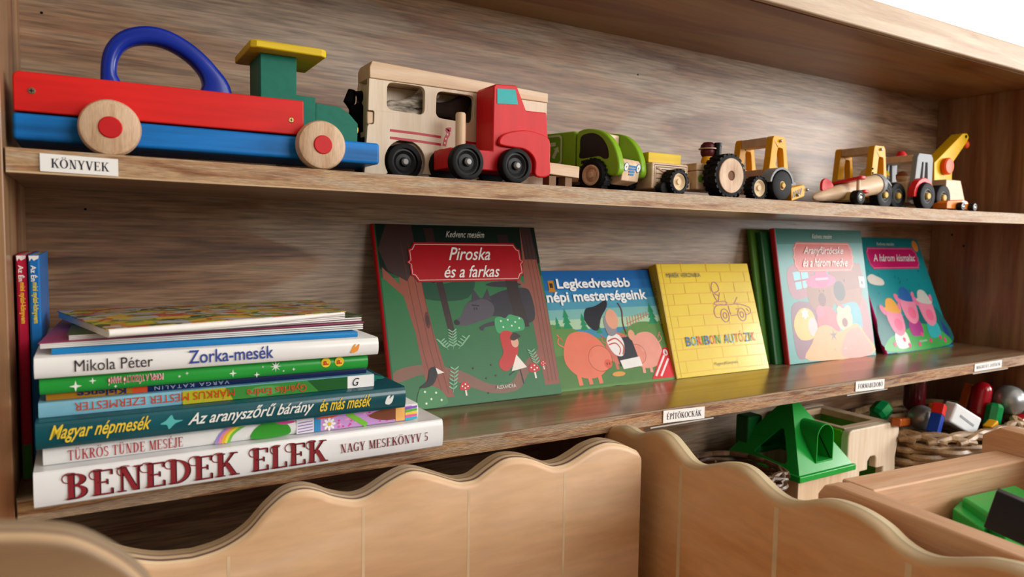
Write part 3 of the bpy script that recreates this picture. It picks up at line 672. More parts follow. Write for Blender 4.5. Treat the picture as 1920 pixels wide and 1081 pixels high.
def plaque(a, cx, cz, w_, h_, fill, edge):
    def outline(w2, h2):
        r = h2*.17; pts = []
        q = [(w2, 0), (w2-r*.55, r*.9), (w2-r*.75, h2-r*2.1), (w2-r*1.9, h2-r*1.0), (w2-r*2.2, h2)]
        a1 = [(w2, 0), (w2-r*.9, r*.7), (w2-r*.9, h2-r*2.0), (w2-r*1.8, h2-r*1.7), (w2-r*2.5, h2-r*.6), (w2-r*2.8, h2)]
        for x, z in a1: pts.append((cx+x, cz+z))
        for x, z in a1[::-1]: pts.append((cx-x, cz+z))
        for x, z in a1[1:]: pts.append((cx-x, cz-z))
        for x, z in a1[::-1][:-1]: pts.append((cx+x, cz-z))
        return pts
    a.poly(outline(w_/2, h_/2), fill); a.poly(outline(w_/2-.0022, h_/2-.0022), edge); a.poly(outline(w_/2-.0031, h_/2-.0031), fill)
# --- forest cover
PW, PH = .232, .229
pir = lean_book('picture_book', 'forest cover book with red title plaque Piroska és a farkas', .3450, .123, -.012, .340, PW, PH, .0070, mat('cover_forest', '#1f4d2c', .3, .12, (14, 14, 14), coat=.0), mat('spine_red', '#b3161d', .35))
a = Art(); X = lambda f: f*PW; Y_ = lambda f: (1-f)*PH
def pp(l): return [(X(u), Y_(v)) for u, v in l]
a.poly(pp([(.02, .3), (1, .3), (1, .995), (.02, .995)]), '#2a6a3e')
a.poly(pp([(.02, 0), (1, 0), (1, .22), (.8, .30), (.5, .28), (.25, .35), (.02, .25)]), '#0c1f18')
a.blob(pp([(.2, .3), (.35, .34), (.55, .3), (.5, .42), (.3, .43), (.18, .38)]), '#14462f')
a.blob(pp([(.04, .79), (.2, .77), (.4, .82), (.55, .90), (.68, .91), (.76, .83), (.88, .74), (.98, .73), (.98, .77), (.88, .80), (.8, .87), (.72, .95), (.55, .95), (.38, .88), (.2, .82), (.04, .85)]), '#7d5747')
a.poly(pp([(.29, .02), (.345, .02), (.36, .3), (.395, .62), (.36, .64), (.32, .3)]), '#33211e'); a.poly(pp([(.74, .05), (.81, .05), (.82, .35), (.86, .6), (.78, .6), (.75, .35)]), '#2c201f')
a.poly(pp([(.09, 0), (.21, 0), (.24, .35), (.27, .6), (.34, .95), (.20, .95), (.17, .6), (.13, .4), (.03, .3), (.03, .24), (.12, .34)]), '#8a4a3a')
a.poly(pp([(.9, 0), (.97, 0), (.995, .5), (.998, .94), (.9, .94), (.885, .55), (.875, .4), (.77, .27), (.8, .27), (.87, .35)]), '#8a4e40')
a.poly(pp([(.08, 0), (.22, 0), (.235, .2), (.16, .32), (.06, .26), (.02, .14)]), '#3c2a26'); a.poly(pp([(.9, 0), (.97, 0), (.985, .2), (.9, .2)]), '#3a2a28')
for t in (.15, .19, .225): a.line(pp([(t, .1), (t+.02, .4), (t+.05, .7), (t+.085, .93)]), .0007, '#5c2f28')
for t in (.915, .94, .965): a.line(pp([(t, .05), (t+.01, .4), (t+.012, .92)]), .0007, '#5c3530')
a.ell(X(.245), Y_(.535), .0035, .0105, '#5a2c26'); a.ell(X(.245), Y_(.535), .0018, .0065, '#3c1e1c')
# grey animal lying behind the trees
a.blob(pp([(.40, .545), (.44, .525), (.48, .46), (.53, .43), (.62, .42), (.72, .385), (.84, .37), (.9, .40), (.9, .56), (.78, .575), (.66, .53), (.55, .55), (.47, .57), (.42, .57)]), '#2e2b34')
a.blob(pp([(.40, .548), (.44, .525), (.48, .46), (.53, .435), (.60, .43), (.65, .47), (.63, .53), (.55, .555), (.47, .575), (.42, .572)]), '#4d4852')
a.line(pp([(.515, .462), (.56, .468)]), .0012, '#17151a')
for u_ in (.528, .542): a.ell(X(u_), Y_(.484), .0007, .0016, '#17151a')
a.poly(pp([(.515, .445), (.535, .365), (.575, .43)]), '#3a3640'); a.poly(pp([(.585, .43), (.625, .37), (.64, .44)]), '#3a3640')
a.blob(pp([(.395, .55), (.41, .54), (.43, .555), (.42, .57), (.40, .567)]), '#1c1a20')
a.blob(pp([(.54, .59), (.6, .565), (.66, .56), (.66, .58), (.58, .59), (.56, .61)]), '#34303a')
a.blob(pp([(.62, .345), (.7, .33), (.78, .335), (.85, .35), (.78, .365), (.66, .36)]), '#2e2b34')
a.poly(pp([(.745, .3), (.825, .3), (.83, .42), (.86, .58), (.78, .58), (.755, .42)]), '#2c201f')
a.blob(pp([(.64, .6), (.645, .545), (.68, .535), (.71, .545), (.74, .525), (.78, .535), (.8, .54), (.825, .56), (.82, .615), (.74, .625), (.66, .63)]), '#3f9a63')
for u, v in ((.68, .56), (.725, .555), (.77, .57), (.8, .55), (.69, .595), (.745, .59), (.79, .605)): a.ell(X(u), Y_(v), .0012, .0012, '#dfe9df')
# plain red cloak shape
a.blob(pp([(.665, .63), (.70, .615), (.74, .63), (.765, .68), (.76, .73), (.74, .78), (.68, .84), (.64, .83), (.63, .79), (.665, .74), (.66, .68)]), '#bd2f2a')
a.poly(pp([(.745, .755), (.80, .83), (.70, .845)]), '#e9dfd6'); a.ell(X(.748), Y_(.685), .0055, .0068, '#d9a58e'); a.blob(pp([(.72, .66), (.75, .63), (.79, .65), (.77, .665), (.74, .675)]), '#3a2420')
a.line(pp([(.755, .84), (.765, .92)]), .0016, '#20242a'); a.line(pp([(.72, .845), (.68, .865)]), .0016, '#20242a')
# mushrooms, fern, bird, bushes
for u, v, s in ((.845, .835, 1.0), (.908, .815, .6), (.408, .90, .85)):
    a.line([(X(u), Y_(v)-.001*s), (X(u)+.0005, Y_(v)-.014*s)], .0026*s, '#e6ddd2'); a.blob([(X(u)-.0085*s, Y_(v)-.004*s), (X(u)-.005*s, Y_(v)+.0045*s), (X(u)+.003*s, Y_(v)+.0055*s), (X(u)+.0085*s, Y_(v)-.003*s), (X(u), Y_(v)-.0062*s)], '#b8272a')
    for du, dv in ((-.004, 0), (.001, .0025), (.0045, -.001), (0, -.003)): a.ell(X(u)+du*s, Y_(v)+dv*s, .0012*s, .001*s, '#efe6de')
for u0, v0, du, dv, n_ in ((.37, .70, .01, -.1, 6), (.34, .70, -.04, -.05, 4), (.40, .70, .06, -.06, 4), (.335, .93, .03, -.13, 6), (.87, .83, -.03, -.09, 5)):
    a.line(pp([(u0, v0), (u0+du, v0+dv)]), .0006, '#7db08c')
    for i in range(n_):
        t = (i+1)/(n_+.5); x, z = X(u0+du*t), Y_(v0+dv*t)
        a.ell(x-.003, z+.002, .0034, .0009, '#7db08c', -.6); a.ell(x+.003, z+.002, .0034, .0009, '#7db08c', .6)
a.blob(pp([(.14, .99), (.15, .9), (.2, .88), (.25, .895), (.285, .93), (.29, .985)]), '#3c7d48')
for u, v in ((.18, .91), (.24, .92), (.21, .95), (.265, .96), (.18, .97)): a.ell(X(u), Y_(v), .0013, .0013, '#d6e6d0')
a.blob(pp([(.155, .885), (.2, .855), (.22, .80), (.245, .785), (.265, .80), (.255, .84), (.23, .875), (.19, .89)]), '#131318'); a.poly(pp([(.255, .79), (.30, .82), (.262, .825)]), '#e8e2da')
for u, v in ((.47, .81), (.58, .80), (.54, .87), (.6, .86), (.54, .95)): a.star(X(u), Y_(v), .0016, '#54332c', 4, .5)
plaque(a, X(.53), Y_(.215), .168, .0515, '#a3121c', '#e6b9b4')
a.done(pir)
text(pir, 'Kedvenc meséim', X(.415), Y_(.072), X(.655), Y_(.035), '#d8d6cc', shear=.5, depth=.0013)
text(pir, 'Piroska', X(.415), Y_(.205), X(.675), Y_(.13), '#f0e9e4', shear=.45, bold=.008, depth=.0013)
text(pir, 'és a farkas', X(.375), Y_(.305), X(.72), Y_(.235), '#f0e9e4', shear=.45, bold=.008, depth=.0013)
text(pir, 'ALEXANDRA', X(.59), Y_(.935), X(.71), Y_(.915), '#d6dccf', depth=.0013)
# --- pigs and shepherd cover
LW, LH = .213, .170
leg = lean_book('picture_book', 'square blue topped cover reading Legkedvesebb népi mesterségeink with pigs', .5735, .134, -.01, .40, LW, LH, .006, mat('cover_sky', '#3f8aa8', .3, .03, coat=.0), mat('spine_red2', '#b5232a', .35))
a = Art(); X2 = lambda f: f*LW; Y2 = lambda f: (1-f)*LH
def pq(l): return [(X2(u), Y2(v)) for u, v in l]
for i, c in enumerate(('#1a5c9c', '#1f66a4', '#2f7cae', '#4e97b0', '#79b2ae', '#a9c9a8')): a.poly(pq([(.0, i*.085), (1, i*.085), (1, i*.085+.087), (0, i*.085+.087)]), c)
a.blob(pq([(0, .5), (.2, .49), (.35, .56), (.5, .6), (.62, .56), (.78, .48), (.95, .49), (1, .52), (1, 1), (.5, 1), (0, 1)]), '#5e8a4a')
a.poly(pq([(0, .72), (1, .72), (1, .985), (0, .985)]), '#537d44')
for u, v, s in ((.205, .5, 1.0), (.335, .52, .85), (.45, .555, .65), (.13, .5, .6), (.93, .5, 1.1)):
    for k in range(3): a.poly([(X2(u)-.0085*s*(1-k*.2), Y2(v)+.008*s*k), (X2(u)+.0085*s*(1-k*.2), Y2(v)+.008*s*k), (X2(u), Y2(v)+.008*s*k+.0135*s)], '#1f8a5c')
for i in range(8): a.line(pq([(.70+i*.026, .52-.012*i), (.705+i*.026, .43-.006*i)]), .0018, '#b57a62')
a.line(pq([(.69, .49), (.91, .41)]), .0012, '#b57a62')
def pig(cx, cz, s, c, c2, f=1):
    _pa = (a.blob, a.line, a.ell)
    mx = lambda l: [(cx+(x-cx)*f, z) for x, z in l]
    class aa:
        blob = staticmethod(lambda p_, c_: _pa[0](mx(p_), c_)); line = staticmethod(lambda p_, w_, c_, cl=False: _pa[1](mx(p_), w_, c_, cl)); ell = staticmethod(lambda x, z, rx, rz, c_, r_=0: _pa[2](cx+(x-cx)*f, z, rx, rz, c_, r_*f))
    aa.blob([(cx-.034*s, cz+.012*s), (cx-.02*s, cz+.03*s), (cx+.008*s, cz+.03*s), (cx+.03*s, cz+.012*s), (cx+.034*s, cz-.012*s), (cx+.012*s, cz-.03*s), (cx-.018*s, cz-.028*s), (cx-.036*s, cz-.01*s)], c)
    for dx in (-.02, -.004, .012): aa.line([(cx+dx*s, cz-.024*s), (cx+(dx+.001)*s, cz-.039*s)], .0062*s, c)
    aa.ell(cx+.02*s, cz-.006*s, .019*s, .0175*s, c2); aa.ell(cx+.002*s, cz+.006*s, .0065*s, .01*s, c, .5)
    aa.line(ellipse(cx+.02*s, cz-.006*s, .019*s, .0175*s, 24), .0006, '#8a3c30', True)
    aa.ell(cx+.031*s, cz-.014*s, .0065*s, .006*s, '#d9604e'); aa.ell(cx+.029*s, cz-.014*s, .001*s, .0018*s, '#7a2f28'); aa.ell(cx+.033*s, cz-.014*s, .001*s, .0018*s, '#7a2f28')
    aa.line(smooth_pts([(cx-.033*s, cz+.012*s), (cx-.042*s, cz+.018*s), (cx-.038*s, cz+.026*s), (cx-.034*s, cz+.02*s), (cx-.041*s, cz+.03*s)], 4), .0018*s, c)
pig(X2(.60), Y2(.70), .75, '#c9705e', '#c9705e')
pig(X2(.31), Y2(.73), 1.05, '#e0785f', '#e28068'); pig(X2(.80), Y2(.73), .85, '#e39a8a', '#e08e7e', -1)
a.poly(pq([(.53, .61), (.70, .60), (.73, .83), (.56, .85)]), '#33343c'); a.poly(pq([(.565, .80), (.735, .78), (.745, .86), (.58, .875)]), '#e9e6e2')
a.blob(pq([(.49, .63), (.53, .57), (.6, .58), (.63, .66), (.6, .76), (.53, .74)]), '#e9e4e2'); a.line(smooth_pts(pq([(.5, .63), (.57, .61), (.62, .68), (.6, .75)]), 4), .0022, '#c14a3e'); a.line(smooth_pts(pq([(.5, .66), (.56, .65), (.59, .70), (.57, .75)]), 4), .0018, '#c14a3e')
a.blob(pq([(.52, .58), (.5, .45), (.55, .39), (.6, .42), (.59, .56)]), '#8d8a90'); a.ell(X2(.575), Y2(.44), .011, .015, '#dfa184')
a.blob(pq([(.35, .42), (.38, .34), (.44, .325), (.50, .30), (.56, .265), (.555, .33), (.49, .42), (.44, .53), (.38, .50)]), '#24262e')
a.line(smooth_pts(pq([(.67, .58), (.66, .48), (.675, .37), (.655, .30)]), 4), .0022, '#5c3a30'); a.ell(X2(.71), Y2(.59), .006, .008, '#dfa184')
a.ell(X2(.53), Y2(.91), .0115, .0035, '#d79a4e'); a.poly(pq([(.80, .985), (.965, .72), (1, .72), (1, .985)]), '#d3202e')
a.line(pq([(.84, .96), (.955, .79)]), .0032, '#f0dedd'); a.line(pq([(.885, .965), (.985, .82)]), .0032, '#f0dedd'); a.ell(X2(.972), Y2(.765), .0042, .005, '#f0dedd')
a.poly(pq([(.12, .09), (.165, .085), (.165, .165), (.175, .185), (.11, .185), (.12, .165)]), '#b97a1e'); a.poly(pq([(.13, .11), (.155, .11), (.155, .15), (.13, .15)]), '#3a2a1a')
a.done(leg)
text(leg, 'Legkedvesebb', X2(.185), Y2(.185), X2(.80), Y2(.075), '#eceff2', bold=.028, depth=.0013)
text(leg, 'népi mesterségeink', X2(.085), Y2(.305), X2(.925), Y2(.185), '#eceff2', bold=.028, depth=.0013)
text(leg, '6', X2(.966), Y2(.782), X2(.979), Y2(.748), '#c22a30', bold=.02, depth=.0013)
# --- yellow brick-wall cover
BW, BH = .199, .1745
M_yb = mat('cover_yellow', '#e0c22a', .33, .05, (9, 9, 9), coat=.3)
bor = lean_book('picture_book', 'yellow hardback BORIBON AUTÓZIK with a purple drawn car', .787, .1285, -.012, .312, BW, BH, .0185, M_yb, mat('spine_yellow', '#caa41c', .33, .05, coat=.2), back=M_yb)
a = Art(); X3 = lambda f: f*BW; Y3 = lambda f: (1-f)*BH
a.line([(.010, .001), (.010, BH-.001)], .0012, '#b5951a')
for i in range(10):
    z = BH*(.04+i*.098); a.line([(.004, z), (BW*.4, z+.0006), (BW-.002, z-.0004)], .0011, '#d9a62e')
    for k in range(4):
        x = BW*(.12+k*.27+(.13 if i % 2 else 0)); 
        if x < BW*.98: a.line([(x, z), (x+.0004, z+BH*.095)], .0009, '#d9a62e')
PU = '#a45e7c'
def carline(pts, closed=False, k=4): a.line(smooth_pts([(X3(u), Y3(v)) for u, v in pts], k, closed), .0013, PU, closed)
carline([(.53, .50), (.51, .46), (.53, .41), (.58, .385), (.66, .39)]); carline([(.66, .39), (.78, .385), (.86, .40), (.92, .43), (.915, .475), (.86, .49)])
carline([(.75, .385), (.80, .32)]); carline([(.69, .49), (.77, .485)]); carline([(.53, .50), (.57, .50)])
for u in (.625, .815):
    carline([(u+.045*math.cos(t*.7854), .485+.06*math.sin(t*.7854)) for t in range(8)], True); carline([(u+.02*math.cos(t*.7854), .485+.027*math.sin(t*.7854)) for t in range(8)], True)
carline([(.54, .36), (.66, .355), (.66, .385), (.55, .385)], True, 2)
carline([(.545, .27), (.535, .22), (.56, .175), (.60, .19), (.61, .25)], True); carline([(.54, .28), (.575, .355), (.612, .275)]); carline([(.555, .28), (.595, .30)])
carline([(.68, .40), (.69, .48)]); carline([(.76, .43), (.78, .43)]); carline([(.88, .43), (.90, .46)])
a.done(bor)
text(bor, 'MARÉK VERONIKA', X3(.085), Y3(.125), X3(.44), Y3(.075), '#4c5a5c', depth=.0013)
cols = ['#2f6fa8', '#56b4cc', '#dc5a44', '#3c9a58', '#2f6fa8', '#e07a50', '#3c9a58', None, '#3a78b0', '#56b4cc', '#dc5a44', '#e08a50', '#3a78b0', '#3c9a58', '#e0604a']
wd_ = [1, 1.05, 1, .4, 1, 1.05, 1.05, .55, 1.05, 1, .95, 1.05, .95, .4, 1]
tot = sum(wd_); x = .155
for ch, c, k in zip('BORIBON AUTÓZIK', cols, wd_):
    if c: text(bor, ch, X3(x+.004), Y3(.735), X3(x+.76*k/tot-.006), Y3(.655 if ch != 'Ó' else .63), c, bold=.006, depth=.0013)
    x += .76*k/tot
text(bor, 'PagonyKönyvek', X3(.41), Y3(.93), X3(.66), Y3(.895), '#7c6a3c', depth=.0013)
msp = Matrix.Rotation(math.radians(-90), 4, 'Z')
text(bor, 'MARÉK VERONIKA  BORIBON AUTÓZIK', -.0135, BH*.10, -.0065, BH*.86, '#5a4a22', rot=3, depth=.0004, mtx=msp)
# --- two green books behind the bear cover
for i, (x, yy, T, c, lab) in enumerate(((1.0105, .1545, .0080, '#4c7a28', 'olive green thin book, left of the two behind the bear cover'), (1.0225, .1435, .010, '#1d5a2c', 'dark green thin book between the olive one and the bear cover'))):
    g = lean_book('picture_book', lab, x, yy, -.015, .195, .20, .227-.004*i, T, mat('cover_g%d' % i, c, .35, .1, (10, 10, 10)), mat('spine_g%d' % i, c, .35, .12, (3, 3, 25)), group='green books behind')
# --- bears cover
AW, AH = .236, .229
ara = lean_book('picture_book', 'pale glossy cover reading Aranyfürtöcske és a három medve', 1.0405, .131, -.015, .19, AW, AH, .010, mat('cover_bears', '#4a9490', .3, .06, (7, 7, 7), coat=.0), mat('spine_red3', '#b5232a', .35))
a = Art(); X4 = lambda f: f*AW; Y4 = lambda f: (1-f)*AH
def pr(l): return [(X4(u), Y4(v)) for u, v in l]
a.poly(pr([(.02, 0), (1, 0), (1, .1), (.02, .12)]), '#1c6b62')
a.blob(pr([(.1, .3), (.35, .27), (.36, .48), (.12, .52)]), '#a06a78'); a.poly(pr([(.15, .33), (.31, .31), (.32, .44), (.17, .46)]), '#7fc4d4'); a.line(pr([(.23, .31), (.24, .46)]), .003, '#9a4a4a'); a.line(pr([(.15, .40), (.32, .38)]), .003, '#9a4a4a')
a.blob(pr([(.1, .58), (.25, .55), (.36, .62), (.3, .9), (.12, .97), (.08, .8)]), '#7d5568'); a.blob(pr([(.84, .55), (.92, .53), (.97, .62), (.99, .88), (.92, .9), (.84, .72)]), '#a06a72')
a.ell(X4(.44), Y4(.49), .038, .036, '#8f6350'); a.ell(X4(.74), Y4(.44), .045, .052, '#946452'); a.blob(pr([(.56, .3), (.6, .27), (.9, .26), (.94, .3), (.93, .45), (.58, .46)]), '#8a5c50')
a.ell(X4(.65), Y4(.48), .016, .018, '#3b3f48'); a.ell(X4(.72), Y4(.40), .0015, .003, '#2c1e1c'); a.ell(X4(.44), Y4(.54), .010, .012, '#6a3c40')
for u in (.42, .465): a.ell(X4(u), Y4(.475), .0012, .002, '#2c1e1c')
a.ell(X4(.45), Y4(.40), .040, .012, '#d0568a', .05); a.ell(X4(.46), Y4(.375), .018, .018, '#cf4a80'); a.line(pr([(.39, .385), (.535, .38)]), .004, '#e6a0bc')
a.blob(pr([(.36, .66), (.42, .6), (.52, .6), (.6, .68), (.6, .8), (.38, .8)]), '#b05a66'); a.blob(pr([(.62, .62), (.7, .58), (.84, .58), (.88, .72), (.82, .86), (.62, .84)]), '#4f9fae')
for u in (.4, .64): a.ell(X4(u), Y4(.63), .011, .010, '#d4607e')
a.ell(X4(.67), Y4(.70), .022, .020, '#dfae96'); a.ell(X4(.625), Y4(.63), .008, .008, '#dfae96'); a.ell(X4(.72), Y4(.63), .008, .008, '#dfae96'); a.ell(X4(.67), Y4(.725), .008, .008, '#7d4c44')
a.blob(pr([(.12, .66), (.2, .6), (.3, .62), (.34, .72), (.3, .82), (.16, .83), (.1, .75)]), '#ddae58'); a.ell(X4(.30), Y4(.74), .012, .016, '#e2b4b4'); a.star(X4(.23), Y4(.64), .010, '#f2efe8', 6, .6)
a.blob(pr([(.22, .985), (.27, .86), (.36, .75), (.48, .74), (.58, .79), (.7, .77), (.8, .74), (.9, .83), (.96, .985)]), '#ea9a62')
a.blob(pr([(.6, .985), (.66, .82), (.8, .77), (.9, .85), (.95, .985)]), '#e6877a'); a.star(X4(.52), Y4(.815), .012, '#7a6a68', 5, .3)
a.poly(pr([(.9, .37), (.965, .375), (.965, .46), (.905, .455)]), '#eceff0'); a.ell(X4(.935), Y4(.42), .003, .004, '#3a4a4c')
plaque(a, X4(.52), Y4(.215), .168, .052, '#c9574f', '#e9c0b8')
a.done(ara)
text(ara, 'Kedvenc meséim', X4(.40), Y4(.072), X4(.63), Y4(.038), '#dfe6e2', shear=.5, depth=.0013)
text(ara, 'Aranyfürtöcske', X4(.285), Y4(.21), X4(.745), Y4(.135), '#f2e9e4', shear=.45, bold=.008, depth=.0013)
text(ara, 'és a három medve', X4(.265), Y4(.29), X4(.78), Y4(.225), '#f2e9e4', shear=.45, bold=.008, depth=.0013)
text(ara, 'ALEXANDRA', X4(.52), Y4(.93), X4(.65), Y4(.915), '#f0dcd4', depth=.0013)
# --- three pigs cover
KW, KH = .230, .229
kis = lean_book('picture_book', 'turquoise cover A három kismalac with three pink piglets in hats', 1.299, .121, .012, .380, KW, KH, .008, mat('cover_turq', '#138a92', .3, .06, (7, 7, 7), coat=.0), mat('spine_magenta', '#c01a68', .35))
a = Art(); X5 = lambda f: f*KW; Y5 = lambda f: (1-f)*KH
def ps(l): return [(X5(u), Y5(v)) for u, v in l]
a.poly(ps([(.0, 0), (1, 0), (1, .2), (0, .14)]), '#157a80'); a.blob(ps([(.04, .65), (.15, .6), (.3, .7), (.55, .68), (.8, .62), (.97, .7), (.99, .985), (.04, .985)]), '#1d6a6c')
a.poly(ps([(.93, .75), (1, .85), (1, .99), (.93, .99)]), '#2b3f86'); a.blob(ps([(.05, .985), (.1, .88), (.3, .84), (.55, .78), (.75, .80), (.9, .86), (.95, .985)]), '#44a552')
random.seed(11)
for i in range(30): a.ell(X5(.08+random.random()*.84), Y5(.05+random.random()*.55), .0016, .0022, '#0f6570')
a.ell(X5(.93), Y5(.075), .010, .012, '#e8903a'); a.blob(ps([(.06, .36), (.13, .33), (.2, .35), (.27, .38), (.27, .42), (.2, .43), (.08, .41)]), '#d6cfc6')
for (cx, cz, hat, body, sl) in ((.27, .71, '#e2a23c', '#e9e2da', 0), (.52, .62, '#2b63a8', '#a83a86', 0), (.78, .65, '#c9cbc4', '#35b0b8', 0)):
    a.blob([(X5(cx)-.016, Y5(cz)-.03), (X5(cx)+.018, Y5(cz)-.028), (X5(cx)+.02, Y5(cz)-.056), (X5(cx)-.018, Y5(cz)-.058)], body)
    a.blob([(X5(cx)-.024, Y5(cz)+.012), (X5(cx), Y5(cz)+.026), (X5(cx)+.024, Y5(cz)+.01), (X5(cx)+.022, Y5(cz)-.024), (X5(cx), Y5(cz)-.036), (X5(cx)-.02, Y5(cz)-.022)], '#e58aa6')
    a.ell(X5(cx)+.004, Y5(cz)-.014, .013, .012, '#ea6f94'); a.ell(X5(cx)-.030, Y5(cz)+.016, .007, .012, '#e07a9c', .7); a.ell(X5(cx)+.024, Y5(cz)+.018, .006, .011, '#e07a9c', -.4)
    a.blob([(X5(cx)-.018, Y5(cz)+.016), (X5(cx)-.012, Y5(cz)+.036), (X5(cx)+.01, Y5(cz)+.036), (X5(cx)+.02, Y5(cz)+.014)], hat); a.ell(X5(cx), Y5(cz)+.015, .027, .0055, hat, -.15)
for u, v in ((.15, .93), (.35, .95), (.3, .9), (.58, .87), (.68, .93), (.84, .91), (.9, .94), (.5, .95)): a.star(X5(u), Y5(v), .006, '#dc4a7e', 5, .6)
plaque(a, X5(.53), Y5(.19), .178, .045, '#c01a62', '#e89ab8')
a.done(kis)
text(kis, 'Kedvenc meséim', X5(.34), Y5(.075), X5(.60), Y5(.045), '#d6e4e2', shear=.5, depth=.0013)
text(kis, 'A három kismalac', X5(.22), Y5(.22), X5(.86), Y5(.155), '#f2e4ea', shear=.45, bold=.008, depth=.0013)
text(kis, 'ALEXANDRA', X5(.5), Y5(.935), X5(.62), Y5(.918), '#d8ecd6', depth=.0013)

# ================================================================== TOYS ON THE UPPER SHELF
def wheel(parent, x, y0, y1, z, r, m_tyre, m_hub=None, hub_r=.6, cap=None, cap_r=.2, dish=.002, lugs=0, name='wheel', round_=.15, n=40, face=-1):
    """axle along Y; face=-1 when the outer side looks towards the viewer"""
    t = y1-y0; c = (x, y0, z); k = min(t, r)*round_
    hr = r*hub_r if m_hub else 0
    prof = [(0, 0), (r-k, 0), (r-k*.3, k*.3), (r, k), (r, t-k), (r-k*.3, t-k*.3), (r-k, t), (0, t)]
    if m_hub: prof = [(0, dish+.0035), (hr, dish+.0035), (hr*1.02, 0)] + prof[1:]
    o = obj(name, mklathe(prof, c, n=n), m_tyre, parent)
    if lugs:
        bm = NB()
        for i in range(lugs):
            a_ = 2*math.pi*i/lugs; ca, sa = math.cos(a_), math.sin(a_)
            for s_ in (0, 1):
                w2 = math.pi*r/lugs*.55; off = (math.pi/lugs)*s_
                q = box(NB(), r*.965, r*1.045, y0+t*(.02 if s_ == 0 else .52), y0+t*(.48 if s_ == 0 else .98), -w2, w2)
                q.transform(Matrix.Translation((x, 0, z)) @ Matrix.Rotation(-(a_+off), 4, 'Y'))
                me = bpy.data.meshes.new('tmp'); q.to_mesh(me); q.free(); bm.from_mesh(me); bpy.data.meshes.remove(me)
        obj('tread', bm, m_tyre, o, smooth=False)
    if m_hub:
        prof = [(0, dish-.0008), (hr*.28, dish-.0008), (hr*.36, dish+.0012), (hr*.62, dish+.0016), (hr*.85, dish-.0006), (hr, dish-.0004), (hr, dish+.003)]
        obj('hub', mklathe(prof, c, n=28), m_hub, o)
    if cap: obj('axle_cap', mklathe([(0, -.0022), (r*cap_r*.8, -.002), (r*cap_r, -.0008), (r*cap_r, dish+.001)], c, n=24), cap, o)
    return o
def pxprism(pts, Y0, Y1, holes=()):
    return mkprism([xz(u, v, Y0) for u, v in pts], Y0, Y1, [[xz(u, v, Y0) for u, v in h] for h in holes])
def screw(parent, x, y, z, r, m):
    o = obj('screw', mklathe([(0, -.0006), (r*.8, -.0006), (r, 0), (r, .001)], (x, y, z), n=18), m, parent)
    bm = mkbox(x-r*.6, x+r*.6, y-.0008, y-.0005, z-r*.14, z+r*.14); box(bm, x-r*.14, x+r*.14, y-.0008, y-.0005, z-r*.6, z+r*.6)
    obj('screw_slot', bm, mat('screw_dark', '#2c2618', .6), o, smooth=False)
# --- 1 red and blue pull truck with green cab
tr = thing('toy_truck', 'large red and blue wooden toy truck with green cab and blue handle', 'toy truck', (.15, .05, zU(.15)))
zb = zU(.15)
obj('chassis', mkbox(.0045, .2905, .021, .091, zb+.0095, zb+.0295), M_blue, tr, bev=.0028, seg=3)
obj('side_board', mkprism([(.0055, zb+.0305), (.219, zb+.0255+.005), (.219, zb+.0610), (.0095, zb+.0600), (.0065, zb+.0585), (.0055, zb+.0555)], .0205, .030), M_red, tr, bev=.0012)
obj('side_board', mkprism([(.0055, zb+.0305), (.219, zb+.0305), (.219, zb+.0610), (.0095, zb+.0600), (.0055, zb+.0555)], .082, .0915), M_red, tr, bev=.0012)
obj('end_board', mkbox(.0065, .014, .0305, .0815, zb+.0305, zb+.0560), M_red, tr, bev=.001)
obj('bed_floor', mkbox(.0145, .180, .0305, .0815, zb+.0296, zb+.0325), M_red, tr)
screw(tr, xz(59, 170, .0205)[0], .0205, xz(59, 170, .0205)[1], .0026, mat('screw_steel', '#8b7b62', .4, .1, metal=.6)); screw(tr, xz(546, 225, .0205)[0], .0205, xz(546, 225, .0205)[1], .0024, M_brass)
CY = .0325
ptsc = [xz(u, v, CY) for u, v in ((488, 100), (556, 108), (556, 176), (592, 181))]
x_c0, x_c1 = ptsc[0][0], ptsc[1][0]; z_ct = ptsc[1][1]
x_s = xz(592, 190, CY)[0]; z_s = xz(592, 183, CY)[1]
obj('cab', mkprism([(x_c0, zb+.030), (x_s, zb+.030), (x_s, z_s), (x_c1, z_s+.0005), (x_c1, z_ct), (x_c0, z_ct)], CY, .0795), M_green, tr, bev=.0007)
hood = [(x_s+.0006, zb+.030)] + [xz(u, v, CY+.003) for u, v in ((670, 268), (671, 232), (655, 213), (638, 201), (594, 193))]
hood[1] = (hood[1][0], zb+.030); hood[-1] = (x_s+.0006, hood[-1][1])
obj('hood', mkprism(hood, CY+.003, .0765), M_green, tr, bev=.0008)
hx = max(h_[0] for h_ in hood)
for yy in (.043, .067): obj('headlight', mklathe([(0, .0028), (.003, .002), (.0042, 0), (.0042, -.001)], (hx, yy, zb+.043), 'X', n=18), M_yellow, tr)
rz = z_ct
obj('roof', mkprism([(x_c0-.011, CY-.012), (x_c0-.006, CY-.016), (x_c1+.019, CY-.016), (x_c1+.0235, CY-.012), (x_c1+.0235, .092), (x_c0-.011, .092)], rz+.0002, rz+.0072, axis='Z'), M_yellow, tr, bev=.0014)
hY = .050
ho = [xz(u, v, hY) for u, v in ((191, 190), (188, 150), (190, 110), (200, 84), (220, 64), (250, 53), (285, 52), (320, 62), (355, 82), (385, 107), (410, 135), (428, 160), (434, 185), (430, 205))]
hi = [xz(u, v, hY) for u, v in ((225, 152), (219, 138), (222, 115), (233, 96), (252, 86), (280, 84), (308, 90), (335, 104), (358, 122), (374, 142), (379, 158), (376, 168), (365, 180), (300, 186), (245, 180))]
